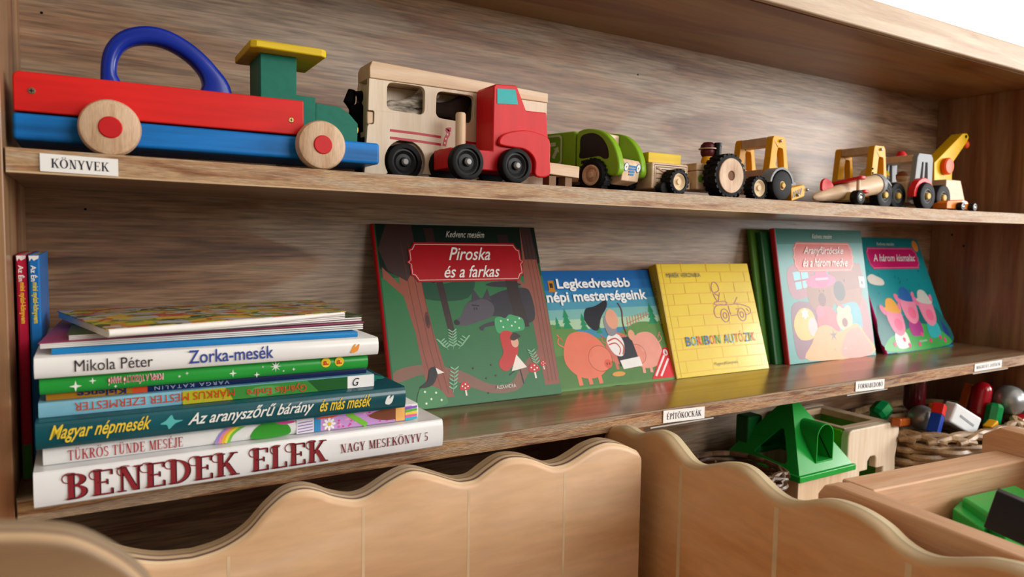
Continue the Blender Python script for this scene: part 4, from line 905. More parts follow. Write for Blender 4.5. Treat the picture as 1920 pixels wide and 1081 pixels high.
def resample(pts, n):
    L_ = [0]
    P_ = list(pts)+[pts[0]]
    for a_, b_ in zip(P_, P_[1:]): L_.append(L_[-1]+math.hypot(b_[0]-a_[0], b_[1]-a_[1]))
    out = []; k = 0
    for i in range(n):
        t = L_[-1]*i/n
        while L_[k+1] < t: k += 1
        f = (t-L_[k])/max(1e-9, L_[k+1]-L_[k]); out.append((P_[k][0]+(P_[k+1][0]-P_[k][0])*f, P_[k][1]+(P_[k+1][1]-P_[k][1])*f))
    return out
def ring_loft(outer, inner, y0, y1, r):
    # rounded-rectangle section swept between an inner and an outer outline
    bm = NB(); rings = []; yc = (y0+y1)/2; hy = (y1-y0)/2
    for (ox, oz), (ix, iz) in zip(outer, inner):
        cx_, cz_ = (ox+ix)/2, (oz+iz)/2; l = math.hypot(ox-ix, oz-iz)/2; ux, uz = (ox-ix)/(2*l), (oz-iz)/(2*l); rr = min(r, l*.9, hy*.9); ring = []
        for sa, sb, a0 in ((1, 1, 0), (-1, 1, 90), (-1, -1, 180), (1, -1, 270)):
            for q_ in range(5):
                a_ = math.radians(a0+90*q_/4); p_ = sa*(l-rr)+rr*math.cos(a_); q2 = sb*(hy-rr)+rr*math.sin(a_)
                ring.append(bm.verts.new((cx_+ux*p_, yc+q2, cz_+uz*p_)))
        rings.append(ring)
    n = len(rings)
    for i in range(n):
        A, B = rings[i], rings[(i+1) % n]
        for k in range(20): bm.faces.new((A[k], A[(k+1) % 20], B[(k+1) % 20], B[k]))
    return bm
hc_ = xz(300, 140, hY)
def radial(pts, n):
    # ring points in order of angle about the centre of the opening
    d_ = resample(smooth_pts(pts, 6, True), 400); out = []
    for i in range(n):
        t = 2*math.pi*i/n; out.append(min(d_, key=lambda p_: abs(math.atan2(math.sin(math.atan2(p_[1]-hc_[1], p_[0]-hc_[0])-t), math.cos(math.atan2(p_[1]-hc_[1], p_[0]-hc_[0])-t)))))
    return out
obj('handle', ring_loft(radial(ho+[xz(u, v, hY) for u, v in ((330, 214), (240, 205))], 72), radial(hi, 72), hY-.009, hY+.009, .0048), M_navy, tr, angle=60)
for xw in (.0675, .2315):
    for y0, y1 in ((.0045, .0195), (.0925, .1065)):
        wh = wheel(tr, xw, y0, y1, zb+.0217, .0217, M_wheelw, round_=.28)
        if y0 < .05: obj('hub_cap', mklathe([(0, -.0012), (.0075, -.0012), (.0083, -.0004), (.0083, .001)], (xw, y0, zb+.0217), n=28), M_redcap, wh)
    obj('axle', cyl((xw, 0, zb+.0217), .003, .0196, .0924), M_beech, tr)
# --- 2 horse transporter
hc = thing('toy_horse_trailer', 'natural wood toy trailer with two windows and thin red stripes', 'toy trailer', (.39, .06, zU(.39)))
HY = .055; zb = zU(.39)
w1 = round_poly([xz(u, v, HY) for u, v in ((726, 153), (797, 163), (796, 216), (725, 205))], .007)
w2 = round_poly([xz(u, v, HY) for u, v in ((819, 170), (890, 180), (887, 232), (817, 220))], .007)
xa = xz(1018, 345, HY)[0]; xr = xz(1026, 200, HY)[0]
zt_l = xz(692, 146, HY)[1]; zt_r = xz(1026, 193, HY)[1]; zbt = zb+.0045
def hp(u, v): return xz(u, v, HY)
xl = hp(683, 290)[0]
outl = [(hp(692, 146)[0], zt_l), hp(690, 205)]+round_poly([hp(690, 206), hp(702, 207), hp(701, 233), hp(689, 232)], .0025)[3:-3]+[hp(689, 236), (xl, zbt), (hp(722, 322)[0], zbt)]
awc = (hp(760, 318)[0], zb+.0190); aR = .0222
outl += [(awc[0]+aR*math.cos(t), awc[1]+aR*math.sin(t)) for t in [math.radians(212-11*k_) for k_ in range(23)]]
outl += [(xa, zbt), (xr, zt_r)]
HD = .034
wall = obj('side_wall', mkprism(outl, HY, HY+.006, [w1, w2]), M_maple, hc, bev=.0005)
obj('side_wall', mkprism([(outl[0][0], zt_l), (xl, zb+.0425), (xa, zb+.0425), (xr, zt_r)], HY+HD-.006, HY+HD), M_maple, hc, bev=.0005)
obj('floor_board', mkbox(xl+.004, xa-.002, HY+.0062, HY+HD-.0002, zb+.0425, zb+.0475), M_beech, hc)
obj('rear_door', mkbox(xl+.0065, xl+.0115, HY+.0062, HY+HD-.0062, zb+.048, zt_l-.004), M_maple, hc)
obj('front_wall', mkbox(xa-.007, xa-.001, HY+.0062, HY+HD-.0062, zb+.048, zt_r-.001), M_maple, hc)
ra, rb = xz(696, 113, HY-.001), xz(1028, 175, HY-.001)
obj('roof', mkprism([(ra[0]+.001, ra[1]), rb, (rb[0], zt_r+.0002), (ra[0]-.0015, zt_l+.0002), (ra[0]-.0015, ra[1]-.006)], HY-.001, HY+HD+.001), M_beech, hc, bev=.001)
obj('latch_block', pxprism([(688, 208), (700, 209), (700, 231), (688, 232)], HY+.0008, HY+.006), M_beechZ, hc, bev=.0015)
a = Art()
def onw(pts): return [(xz(u, v, HY)[0], xz(u, v, HY)[1]) for u, v in pts]
a.line(onw([(731, 244), (780, 250), (827, 257)]), .0026, '#b81c2c'); a.line(onw([(731, 258), (780, 264), (827, 271)]), .0026, '#b81c2c')
a.line(onw([(870, 266), (900, 270)]), .0026, '#b81c2c'); a.line(onw([(870, 280), (900, 284)]), .0026, '#b81c2c')
a.line(smooth_pts(onw([(846, 243), (838, 243), (841, 250), (836, 260), (833, 274)]), 4), .0042, '#b81c2c')
for u, v in ((839, 252), (836, 260), (834, 268)): a.ell(*xz(u, v, HY), .0008, .0011, '#e6d8c4')
pa = a.done(wall, 'stripe_print'); pa.location = -wloc(wall) + Vector((0, HY, 0))
for wx in (760, 985):
    c_ = xz(wx, 306, HY+.001)
    wheel(hc, c_[0], HY+.001, HY+.012, zb+.0192, .0190, M_black, M_blackp, .72, M_capg, .17, dish=.003)
    wheel(hc, c_[0], HY+.022, HY+.033, zb+.0192, .0190, M_black)
# two flocked horses standing inside
def horse(lab, x, y, z, s, m_b, m_m, flip=1):
    h = thing('toy_horse', lab, 'toy horse', (x, y, z))
    bm = NB()
    me = bpy.data.meshes.new('horse_skeleton')
    vs = [(-.028, 0, .038), (0, 0, .036), (.026, 0, .040), (.040, 0, .055), (.050, 0, .068), (.066, 0, .058)]
    es = [(0, 1), (1, 2), (2, 3), (3, 4), (4, 5)]; rad = [.012, .012, .0125, .009, .008, .0055]
    for bx_, by_ in ((-.026, -.007), (-.026, .007), (.026, -.007), (.026, .007)):
        k = len(vs); vs += [(bx_, by_, .022), (bx_+.002, by_, .010), (bx_, by_, .001)]; rad += [.006, .0038, .0042]
        es += [(0 if bx_ < 0 else 2, k), (k, k+1), (k+1, k+2)]
    me.from_pydata([(a_*s*flip, b_*s*.6, c_*s) for a_, b_, c_ in vs], es, [])
    o = bpy.data.objects.new('body', me); COL.objects.link(o); o.parent = h
    md = o.modifiers.new('skin', 'SKIN'); 
    for v_, r_ in zip(me.skin_vertices[0].data if me.skin_vertices else [], rad): v_.radius = (r_*s, r_*s)
    if not me.skin_vertices:
        pass
    o.modifiers.new('subd', 'SUBSURF').levels = 1; o.modifiers['subd'].render_levels = 2
    me.materials.append(m_b)
    bm = NB(); tube(bm, [(.052*s*flip, 0, .076*s), (.042*s*flip, 0, .070*s), (.032*s*flip, 0, .056*s), (.024*s*flip, 0, .050*s)], [.002*s, .004*s, .0045*s, .003*s], 8); obj('mane', bm, m_m, h, local=True)
    bm = NB(); tube(bm, [(-.034*s*flip, 0, .044*s), (-.040*s*flip, 0, .036*s), (-.041*s*flip, 0, .018*s)], [.003*s, .005*s, .002*s], 8); obj('tail', bm, m_m, h, local=True)
    for e_ in (-1, 1): obj('ear', mklathe([(0, .008*s), (.0022*s, .003*s), (.0025*s, 0)], (.048*s*flip, .004*s*e_, .074*s), 'Z', n=10), m_b, h, local=True)
    return h
M_hg = mat('horse_grey', '#b7ad9f', .9, .5, (60, 60, 260)); M_hd = mat('horse_dark', '#2c1d18', .9, .2)
horse('pale grey toy horse seen through the left trailer window', xz(742, 210, HY+.017)[0], HY+.0170, zb+.0480, .74, M_hg, mat('horse_mane', '#e4ddd0', .95, .2, (300, 300, 300)), 1)
horse('dark brown toy horse seen through the right trailer window', xz(822, 215, HY+.017)[0], HY+.0170, zb+.0480, .80, M_hd, mat('horse_mane_dk', '#120c0a', .95), 1)
# black plush piece at the trailer's rear
bp_ = at(671, 193, HY+.03)
h3 = thing('toy_horse', 'black toy horse peeking out behind the rear of the wooden trailer', 'toy horse', (bp_.x, bp_.y, zU(.27)))
bm = NB(); tube(bm, [(bp_.x+.004, bp_.y+.002, zU(.27)+.001), (bp_.x+.003, bp_.y, zU(.27)+.025), (bp_.x, bp_.y, bp_.z-.004), (bp_.x+.001, bp_.y, bp_.z+.006), (bp_.x+.010, bp_.y-.004, bp_.z+.008)], [.006, .007, .009, .0085, .005], 12)
obj('body', bm, mat('black_flock', '#0b0a0a', .95), h3)
bm = NB(); tube(bm, [(bp_.x-.006, bp_.y, bp_.z+.012), (bp_.x-.009, bp_.y, bp_.z), (bp_.x-.007, bp_.y, bp_.z-.014)], [.004, .006, .004], 10); obj('mane', bm, mat('black_flock', '#0b0a0a', .95), h3)
# --- 3 red tractor unit
rt = thing('toy_truck', 'small red wooden truck cab with a peg and black wheels', 'toy truck', (.42, .035, zU(.42)))
RY = .013; zb = zU(.42)
x0b, x1b = xz(843, 300, RY)[0], xz(1029, 300, RY)[0]
zbed = xz(850, 276, RY)[1]
cabp = [(x0b, zb+.012), (x1b-.002, zb+.012), xz(1028, 262, RY), xz(1025, 211, RY), xz(987, 207, RY), xz(969, 160, RY), xz(930, 157, RY), xz(926, 162, RY), (xz(924, 276, RY)[0], zbed), (x0b, zbed)]
obj('body', mkprism(cabp, RY, RY+.038), M_red2, rt, bev=.0014, seg=3)
fp = [xz(u, v, RY-.004) for u, v in ((938, 272), (936, 262), (944, 252), (962, 246), (985, 244), (1008, 249), (1030, 262), (1031, 300), (1030, 329), (1004, 330), (1003, 305), (996, 290), (982, 280), (965, 277))]
obj('fender', mkprism(smooth_pts(fp, 3, True), RY-.005, RY-.0003), M_red2, rt, bev=.0016, seg=3)
a = Art(); a.poly([(xz(u, v, RY)[0], xz(u, v, RY)[1]) for u, v in ((932, 166), (966, 168), (971, 196), (932, 194))], M_teal)
pa = a.done(rt, 'window_print'); pa.location = -wloc(rt)+Vector((0, RY-.0004, 0))
pk = xz(864, 280, RY+.015)
obj('peg', mklathe([(0, 0), (.0052, 0), (.0052, .0355), (.0043, .0375), (0, .0378)], (pk[0], RY+.016, zbed), 'Z', n=24), M_beechZ, rt)
for u in (879, 971):
    c_ = xz(u, 306, .0)
    wheel(rt, xz(u, 306, -.001)[0], -.001+.0008, .0120, zb+.0178, .0178, M_black, M_blackp, .74, M_capg, .17, dish=.003)
    wheel(rt, xz(u, 306, -.001)[0], RY+.039, RY+.051, zb+.0178, .0178, M_black)
# --- 4 green recycling truck (parked nose to the shelf edge)
GR = math.radians(-73)
gc = at(1150, 350, .018)
gt = thing('toy_truck', 'lime green toy recycling truck with wooden front and dark window', 'toy truck', (.5865, .080, zU(.58)), None, GR); gt.scale = (1.12, 1.12, 1.12)
gl = dict(local=True)
# local: x forward, y to the truck's left (away), -y side faces the viewer's left
obj('chassis', mkbox(-.072, .034, -.019, .019, .012, .021), M_beech, gt, bev=.0012, **gl)
def gside(pts, y0, y1, nm, m, bev=.0022, holes=()): return obj(nm, mkprism(pts, y0, y1, holes), m, gt, bev=bev, seg=3, **gl)
gside(rrect(-.070, -.004, .0225, .066, .004), -.026, .026, 'container', M_lime)
def cabo():
    return smooth_pts([(-.002, .0225), (-.002, .060), (.004, .066), (.016, .0665), (.032, .062), (.045, .050), (.052, .034), (.053, .020), (.045, .016), (.037, .018)], 3) + [(.034, .028), (.022, .032), (.010, .028), (.006, .0225)]
for y0, y1 in ((-.027, -.0165), (.0165, .027)): gside(cabo(), y0, y1, 'cab_side', M_lime)
gside([(.0, .0225), (.0, .064), (.014, .0655), (.024, .063), (.024, .040), (.050, .034), (.0525, .030), (.049, .012), (.036, .008), (.030, .0225)], -.016, .016, 'cab_block', M_beech, .001)
obj('rear_seat', mkbox(.008, .013, -.014, .014, .042, .058), M_yellow, gt, **gl)
a = Art()
a.blob([(.004, .058), (.012, .0615), (.022, .061), (.031, .056), (.038, .047), (.0405, .0385), (.0395, .034), (.034, .034), (.027, .037), (.004, .036), (.0035, .045)], M_dkwin)
a.poly([(.005, .030), (.014, .031), (.014, .0345), (.005, .0335)], M_dkwin)
cx, cz = -.036, .047
a.poly(rrect(cx-.015, cx+.015, cz-.0165, cz+.0165, .005), '#c6cfa8'); a.poly(rrect(cx-.0128, cx+.0128, cz-.0143, cz+.0143, .004), '#6d9a1c')
for k in range(3):
    t = math.radians(90+120*k); c0 = (cx+.0065*math.cos(t), cz+.0065*math.sin(t)); d_ = (-math.sin(t), math.cos(t))
    a.line([(c0[0]-d_[0]*.006, c0[1]-d_[1]*.006), (c0[0]+d_[0]*.003, c0[1]+d_[1]*.003)], .0042, '#c6cfa8')
    n_ = (math.cos(t), math.sin(t)); q = (c0[0]+d_[0]*.003, c0[1]+d_[1]*.003)
    a.poly([(q[0]+n_[0]*.0045, q[1]+n_[1]*.0045), (q[0]-n_[0]*.0045, q[1]-n_[1]*.0045), (q[0]+d_[0]*.005, q[1]+d_[1]*.005)], '#c6cfa8')
pa = a.done(gt, 'side_print'); pa.location = (0, -.0271, 0)
a = Art(); BL = '#3a86c0'
for yy in (-.0115, .0115): a.ell(yy, .0265, .0042, .0046, BL); a.ell(yy, .0265, .0035, .0039, '#e8e2d8'); a.ell(yy, .0265, .0008, .001, '#4a3a34')
for k in range(4): z_ = .0285-.0028*k; a.poly([(-.0072+.0008*k, z_), (.0072-.0008*k, z_), (.0066-.0008*k, z_-.0019), (-.0066+.0008*k, z_-.0019)], BL)
a.done(gt, 'front_print', Matrix.Translation((.0472, 0, 0)) @ Matrix.Rotation(math.radians(11), 4, 'Y') @ Matrix.Rotation(math.radians(90), 4, 'Z'))
for xw in (-.048, .022):
    for s_ in (-1, 1):
        bm = mklathe([(0, .001), (.0098, .0), (.0105, -.0010), (.0145, -.001), (.0172, .0015), (.0172, .0115), (.0150, .0135), (0, .0135)], (xw, -.0315 if s_ < 0 else .018, .0172), n=36)
        wo = obj('wheel', bm, M_black, gt, local=True)
        if s_ < 0:
            obj('hub', mklathe([(0, -.0025), (.0028, -.0025), (.0036, -.0006), (.0065, .0004), (.0092, -.0018), (.0108, -.0016), (.0108, 0)], (xw, -.0315, .0172), n=28), M_wheelw, wo, local=True)
        bm = NB()
        for i in range(22):
            q = box(NB(), .0168, .0182, -.0305 if s_ < 0 else .019, -.0192 if s_ < 0 else .0305, -.0011, .0011); q.transform(Matrix.Translation((xw, 0, .0172)) @ Matrix.Rotation(2*math.pi*i/22, 4, 'Y'))
            me = bpy.data.meshes.new('tmp'); q.to_mesh(me); q.free(); bm.from_mesh(me); bpy.data.meshes.remove(me)
        obj('tread', bm, M_black, wo, local=True, smooth=False)
# wooden plank beside the green truck
pl = thing('wooden_block', 'pale wooden plank lying beside the lime green truck', 'wooden block', (.515, .03, zU(.51)))
pp_ = [xz(u, v, .022) for u, v in ((1030, 304), (1087, 312), (1086, 334), (1030, 326))]
obj('plank', mkprism(pp_, .022, .040), M_beech, pl, bev=.001)
pz = min(p_[1] for p_ in pp_)
for u in (1036, 1066): c_ = xz(u, 330, .026); obj('foot', mkbox(c_[0]-.005, c_[0]+.004, .025, .038, zU(.51), pz+.001), mat('foot_wood', '#8a6a4e', .6), pl)
# --- 5 farm trailer with crate print and yellow block
ft = thing('toy_trailer', 'wooden toy trailer with printed crate boards carrying a yellow block', 'toy trailer', (.66, .06, zU(.66)))
TY = .026; zb = zU(.66)
tx0, tx1 = xz(1222, 330, TY)[0], xz(1290, 330, TY)[0]; tz1 = xz(1225, 303, TY)[1]
obj('body', mkbox(tx0, tx1, TY, TY+.055, zb+.0065, tz1), M_beech, ft, bev=.0022, seg=3)
yb = thing('wooden_block', 'yellow wooden block sitting on the toy trailer', 'wooden block', (tx0+.02, TY+.02, tz1))
obj('block', mkbox(tx0+.001, xz(1277, 295, TY+.008)[0], TY+.008, TY+.047, tz1+.0002, tz1+.0125), M_yellow, yb, bev=.0008)
a = Art(); BR = '#4c362a'; fx0, fx1, fz0, fz1 = tx0+.004, tx1-.003, zb+.009, tz1-.003
for e in (0, .0025): a.line([(fx0+e, fz0+e), (fx1-e, fz0+e), (fx1-e, fz1-e), (fx0+e, fz1-e)], .0010, BR, True)
for k in range(1, 5): z_ = fz0+(fz1-fz0)*k/5; a.line([(fx0+.003, z_), (fx1-.003, z_)], .0008, BR)
a.line([(fx0+.003, fz0+.003), (fx1-.003, fz1-.003)], .0022, '#b08a6c'); a.line([(fx0+.003, fz1-.003), (fx1-.003, fz0+.003)], .0022, '#b08a6c')
a.line([(fx0+.003, fz0+.004), (fx1-.004, fz1-.003)], .0005, BR); a.line([(fx0+.003, fz1-.004), (fx1-.004, fz0+.003)], .0005, BR)
pa = a.done(ft, 'crate_print'); pa.location = -wloc(ft)+Vector((0, TY-.0003, 0))
c_ = xz(1275, 338, .008)
wheel(ft, c_[0], .008, .0255, zb+.0152, .0148, M_black, M_hubw, .70, lugs=18); wheel(ft, c_[0], .082, .099, zb+.0152, .0148, M_black)
wheel(ft, tx0+.012, TY+.001-.012, TY-.0005, zb+.0072, .0070, M_black)
obj('hitch', mkbox(tx1, tx1+.022, TY+.018, TY+.034, zb+.010, zb+.020), M_beech, ft, bev=.001)
# --- 6 tractor with driver
tk = thing('toy_tractor', 'wooden toy tractor with huge lugged black rear wheels and red nose', 'toy tractor', (.78, .06, zU(.78)))
zb = zU(.78)
c_ = xz(1368, 326, .012); RW = .0268
wheel(tk, c_[0], .010, .032, zb+RW+.001, RW, M_black, None, .80, lugs=22, dish=.0006, round_=.1)
obj('wheel_disc', mklathe([(.0062, .003), (.0062, -.0012), (.0070, -.0016), (RW*.80, -.0016), (RW*.82, -.001), (RW*.82, .002)], (c_[0], .010, zb+RW+.001), n=36), M_wheelw, tk)
for q in (0,): obj('axle_hole', mklathe([(0, .0003), (.0060, .0003), (.0060, .002)], (c_[0], .0095, zb+RW+.001), n=24), mat('hole_wood', '#7a543a', .7), tk)
wheel(tk, c_[0]-.026, .104, .126, zb+RW+.001, RW, M_black, lugs=22)
obj('body', mkbox(c_[0]-.034, c_[0]+.048, .035, .075, zb+.010, zb+.034), M_beech, tk, bev=.002)
obj('seat_block', mkbox(c_[0]-.034, c_[0]+.0, .036, .074, zb+.0342, zb+.044), M_beech, tk, bev=.002)
gx = xz(1303, 338, .034); a = Art(); a.ell(c_[0]-.028, zb+.024, .004, .005, '#6c9a34'); pa = a.done(tk, 'side_print'); pa.location = -wloc(tk)+Vector((0, .0348, 0))
nose = smooth_pts([(c_[0]+.012, zb+.0345), (c_[0]+.014, zb+.044), (c_[0]+.030, zb+.0455), (c_[0]+.046, zb+.040), (c_[0]+.054, zb+.028), (c_[0]+.053, zb+.016)], 4)+[(c_[0]+.0485, zb+.016), (c_[0]+.0485, zb+.0345)]
obj('nose', mkprism(nose, .036, .074), M_red2, tk, bev=.0016)
e_ = xz(1385, 285, .045); obj('exhaust', mklathe([(0, 0), (.0045, 0), (.0045, .025), (.0052, .025), (.0052, .030), (0, .030)], (c_[0]+.018, .05, zb+.0445), 'Z', n=18), M_blackp, tk)
c2 = xz(1421, 348, .020)
wheel(tk, c2[0], .016, .031, zb+.0158, .0154, M_black, M_hubw, .74, lugs=18); wheel(tk, c2[0], .079, .094, zb+.0158, .0154, M_black)
dv = at(1327, 290, .060)
dr = thing('toy_driver', 'dark red peg figure with a brimmed hat on the tractor seat', 'toy figure', (dv.x, .060, zb+.0442))
obj('torso', mklathe([(0, 0), (.008, 0), (.009, .006), (.006, .017), (0, .018)], (dv.x, .060, zb+.0444), 'Z', n=20), M_amber, dr)
hzc = at(1328, 285, .060).z
obj('head', ball((dv.x, .060, hzc), .0098), mat('driver_maroon', '#5c1f22', .35), dr)
obj('hat', mklathe([(0, .0105), (.006, .0095), (.0095, .006), (.0100, .0012), (.0098, 0)], (dv.x, .060, hzc+.003), 'Z', n=24), mat('driver_hat', '#541a20', .35), dr)
obj('brim', mklathe([(.0095, .0003), (.0122, .0003), (.0122, .0016), (.0095, .0016)], (dv.x, .060, hzc+.003), 'Z', n=24), M_beech, dr)
# --- 7 yellow loader / roller
def cab_frame(parent, x0, x1, Y0, Y1, z0, z1, m, roofm, px_win, lean=.004, grille=None):
    k = .010
    for ya, yb_ in ((Y0, Y0+.011), (Y1-.011, Y1)):
        o_ = [(x0-.003, z0), (x1+.003, z0), (x1+.001, z0+(z1-z0)*.45), (x1-lean*1.6, z1-.004), (x1-lean*2.4, z1), (x0+lean*2.0, z1), (x0+lean*1.4, z1-.004)]
        obj('cab_side', mkprism(o_, ya, yb_, [round_poly(px_win, .003)]), m, parent, bev=.001)
    obj('roof', mkbox(x0+lean*1.5, x1-lean*2.4, Y0+.0112, Y1-.0112, z1-.0125, z1-.0008), roofm, parent, bev=.001)
ld_ = thing('toy_roller', 'yellow wooden toy construction vehicle with open cab and slotted front blade', 'toy vehicle', (.87, .06, zU(.87)))
LY = .030; zb = zU(.87); lx0, lx1 = xz(1443, 330, LY)[0], xz(1476, 330, LY)[0]; lz1 = xz(1458, 255, LY)[1]
lx0 = lx0-.002
win_ = [(lx0+.0135, zb+.049), (lx1-.007, zb+.044), (lx1-.0115, lz1-.016), (lx0+.0165, lz1-.015)]
cab_frame(ld_, lx0, lx1, LY, LY+.066, zb+.016, lz1, M_amber, M_beech, win_)
obj('floor_block', mkbox(lx0-.001, lx1-.001, LY+.0112, LY+.0548, zb+.012, zb+.044), M_beech, ld_, bev=.001)
obj('engine_block', mkbox(lx1, lx1+.030, LY+.006, LY+.054, zb+.012, zb+.032), M_grey, ld_, bev=.004, seg=3)
lw = xz(1468, 342, LY-.021)
wheel(ld_, lw[0], LY-.021, LY-.0005, zb+.0205, .0200, M_black, M_beech, .30, cap=mat('peg_yellow', '#d8b254', .5), cap_r=.2, dish=.001)
wheel(ld_, lw[0], LY+.067, LY+.082, zb+.0205, .0200, M_black)
obj('fender', mkprism([(lw[0]+.0245*math.cos(t), zb+.0205+.0245*math.sin(t)) for t in [math.radians(10+16*i) for i in range(11)]] + [(lw[0]+.0210*math.cos(t), zb+.0205+.0210*math.sin(t)) for t in [math.radians(170-16*i) for i in range(11)]], LY-.020, LY-.0004), M_grey, ld_, bev=.0008)
bl = [at(u, v, LY-.006) for u, v in ((1481, 352), (1505, 346), (1508, 352), (1506, 368), (1482, 377))]
obj('blade', mkprism([(b_.x, max(b_.z, zb+.001)) for b_ in bl], LY-.008, LY+.064), M_amber, ld_, bev=.001)
a = Art()
for i in range(5): a.line([xz(1486+i*3.6, 371-i*1.6, LY-.008), xz(1488.5+i*3.6, 359-i*1.6, LY-.008)], .0022, '#2a2016')
pa = a.done(ld_, 'slot_print'); pa.location = -wloc(ld_)+Vector((0, LY-.0082, 0))
for u, v in ((1464, 264), (1457, 338), (1487, 366), (1504, 356)): 
    s_ = xz(u, v, LY-.001); obj('rivet', ball((s_[0], LY-.001 if v < 300 else (LY-.015 if u < 1470 else LY-.009), s_[1]), .0022, n=12), M_steel, ld_)
# --- 8 wooden aeroplane
ap = thing('toy_aeroplane', 'wooden toy aeroplane with red double wings and grey nose', 'toy aeroplane', (1.03, .03, zU(1.03)))
zb = zU(1.03); AY = .022
n0, n1 = at(1524, 371, AY), at(1640, 346, AY)
d_ = (n1-n0).normalized(); 
path = [n0+(n1-n0)*t for t in (0, .03, .12, .3, .5, .7, .85, 1.0)]
bm = NB(); tube(bm, path, [.0015, .0048, .0075, .0100, .0125, .0142, .0148, .0148], 20); obj('fuselage', bm, M_beech, ap)
bm = NB(); tube(bm, [n1, n1+d_*.003, n1+d_*.010, n1+d_*.014], [.0160, .0165, .0150, .0105], 20); obj('nose', bm, M_grey, ap)
tp = [xz(u, v, AY) for u, v in ((1541, 358), (1540, 342), (1545, 335), (1552, 336), (1561, 350))]
obj('tail_fin', mkprism(smooth_pts(tp, 3, True), AY-.002, AY+.002), M_red2, ap, bev=.0008)
def wing(nm, ua, va, ub, vb, Y0, ch):
    pa_, pb_ = at(ua, va, Y0), at(ub, vb, Y0)
    bm = mkprism([(pa_.x, pa_.z), (pb_.x, pb_.z), (pb_.x, pb_.z+.0032), (pa_.x, pa_.z+.0032)], Y0, Y0+ch); obj(nm, bm, M_red2, ap, bev=.0012)
for u_, v_, sp in ((1620, 332, .066), (1626, 358, .062)):
    q_ = at(u_, v_, AY-.032); bm = mkprism(rrect(q_.x-.007, q_.x+.007, AY-.032, AY-.032+sp*.85, .004), q_.z-.0022, q_.z+.0022, axis='Z')
    for v_ in bm.verts: v_.co.z -= (v_.co.y-(AY-.032))*.17; v_.co.x -= (v_.co.y-(AY-.032))*.1
    obj('wing', bm, M_red2, ap, bev=.0008)
for dx in (1608,): 
    s0 = at(1620, 332, AY-.032); obj('strut', cyl((s0.x, AY-.024, s0.z-.0215), .0026, 0, .019, 'Z', 14), M_beech, ap)
wc = xz(1611, 373, AY-.027); 
wheel(ap, wc[0], AY-.030, AY-.018, zb+.0105, .0100, M_black, M_steel, .55, dish=.001); wheel(ap, wc[0], AY+.020, AY+.032, zb+.0105, .0100, M_black)
obj('axle_block', mkbox(wc[0]-.006, wc[0]+.024, AY-.016, AY+.018, zb+.006, zb+.018), mat('pale_wood', '#d6b878', .5), ap, bev=.001)
# --- 9 yellow concrete mixer
mx_ = thing('toy_mixer_truck', 'yellow wooden toy mixer truck with spotted drum behind its cab', 'toy truck', (1.13, .09, zU(1.13)))
MY = .062; zb = zU(1.13)
mx0, mx1 = xz(1633, 330, MY)[0], xz(1662, 330, MY)[0]; mz1 = xz(1640, 272, MY)[1]
win_ = [(mx0+.015, zb+.050), (mx1-.007, zb+.046), (mx1-.011, mz1-.018), (mx0+.019, mz1-.017)]
cab_frame(mx_, mx0, mx1, MY, MY+.070, zb+.018, mz1, M_amber, M_beech, win_)
obj('hood', mkbox(mx0-.004, mx0+.010, MY+.0112, MY+.0588, zb+.014, zb+.050), M_beech, mx_, bev=.0012)
a = Art()
gy0 = .012
for k in range(4): a.line([(.018+.0, zb*0+.040-.0045*k), (.036, .040-.0045*k)], .0008, '#4a3a30')
a.line(rrect(.015, .039, .022, .0435, .002), .0008, '#4a3a30', True)
a.done(mx_, 'grille_print', Matrix.Rotation(math.radians(-90), 4, 'Z')).location = Vector((mx0-.0034, MY+.061, zb)) - Vector((1.13, .09, zU(1.13)))
obj('chassis', mkbox(mx1, mx1+.050, MY+.012, MY+.058, zb+.012, zb+.022), M_grey, mx_, bev=.001)
dm = NB(); c0 = Vector((mx1+.004, MY+.035, zb+.046)); c1 = c0+Vector((.032, 0, .011))
tube(dm, [c0+(c1-c0)*t for t in (0, .12, .35, .6, .85, 1)], [.010, .018, .0235, .0235, .017, .010], 24); obj('drum', dm, mat('drum_cream', '#d9cdb6', .5), mx_)
for i in range(7):
    t = .25+.5*random.random(); an = math.pi*(1.0+.7*random.random()); pc = c0+(c1-c0)*t+Vector((0, math.cos(an)*.0212, -math.sin(an)*.0212))
    obj('drum_spot', ball(pc, .0045, 1, 1, 1, 12), random.choice((M_yellow, M_grey)), mx_)
for xw in (xz(1652, 360, MY-.008)[0],):
    wheel(mx_, xw, MY-.016, MY-.0005, zb+.0222, .0217, M_black, mat('hub_dark', '#4a4a4c', .5), .55, cap=mat('peg_yellow', '#d8b254', .5), cap_r=.24, dish=.001)
    obj('fender', mkprism([(xw+.0265*math.cos(t), zb+.0222+.0265*math.sin(t)) for t in [math.radians(5+17*i) for i in range(11)]] + [(xw+.0225*math.cos(t), zb+.0222+.0225*math.sin(t)) for t in [math.radians(175-17*i) for i in range(11)]], MY-.013, MY-.0006), M_grey, mx_, bev=.0008)
    wheel(mx_, xw, MY+.071, MY+.086, zb+.0222, .0217, M_black)
xr_ = xz(1685, 366, MY-.016)[0]
wheel(mx_, xr_, MY-.016, MY+.0115, zb+.0222, .0217, M_black, mat('hub_dark', '#4a4a4c', .5), .55, cap=mat('peg_yellow', '#d8b254', .5), cap_r=.24, dish=.001); wheel(mx_, xr_, MY+.0585, MY+.078, zb+.0222, .0217, M_black)
for k in range(3): s_ = xz(1634.5, 316+k*8, MY); obj('rivet', ball((s_[0]+.002, MY-.0004, s_[1]), .0016, n=10), M_blackp, mx_)
s_ = xz(1651, 280, MY); obj('rivet', ball((s_[0], MY-.001, s_[1]), .0026, n=12), M_steel, mx_)
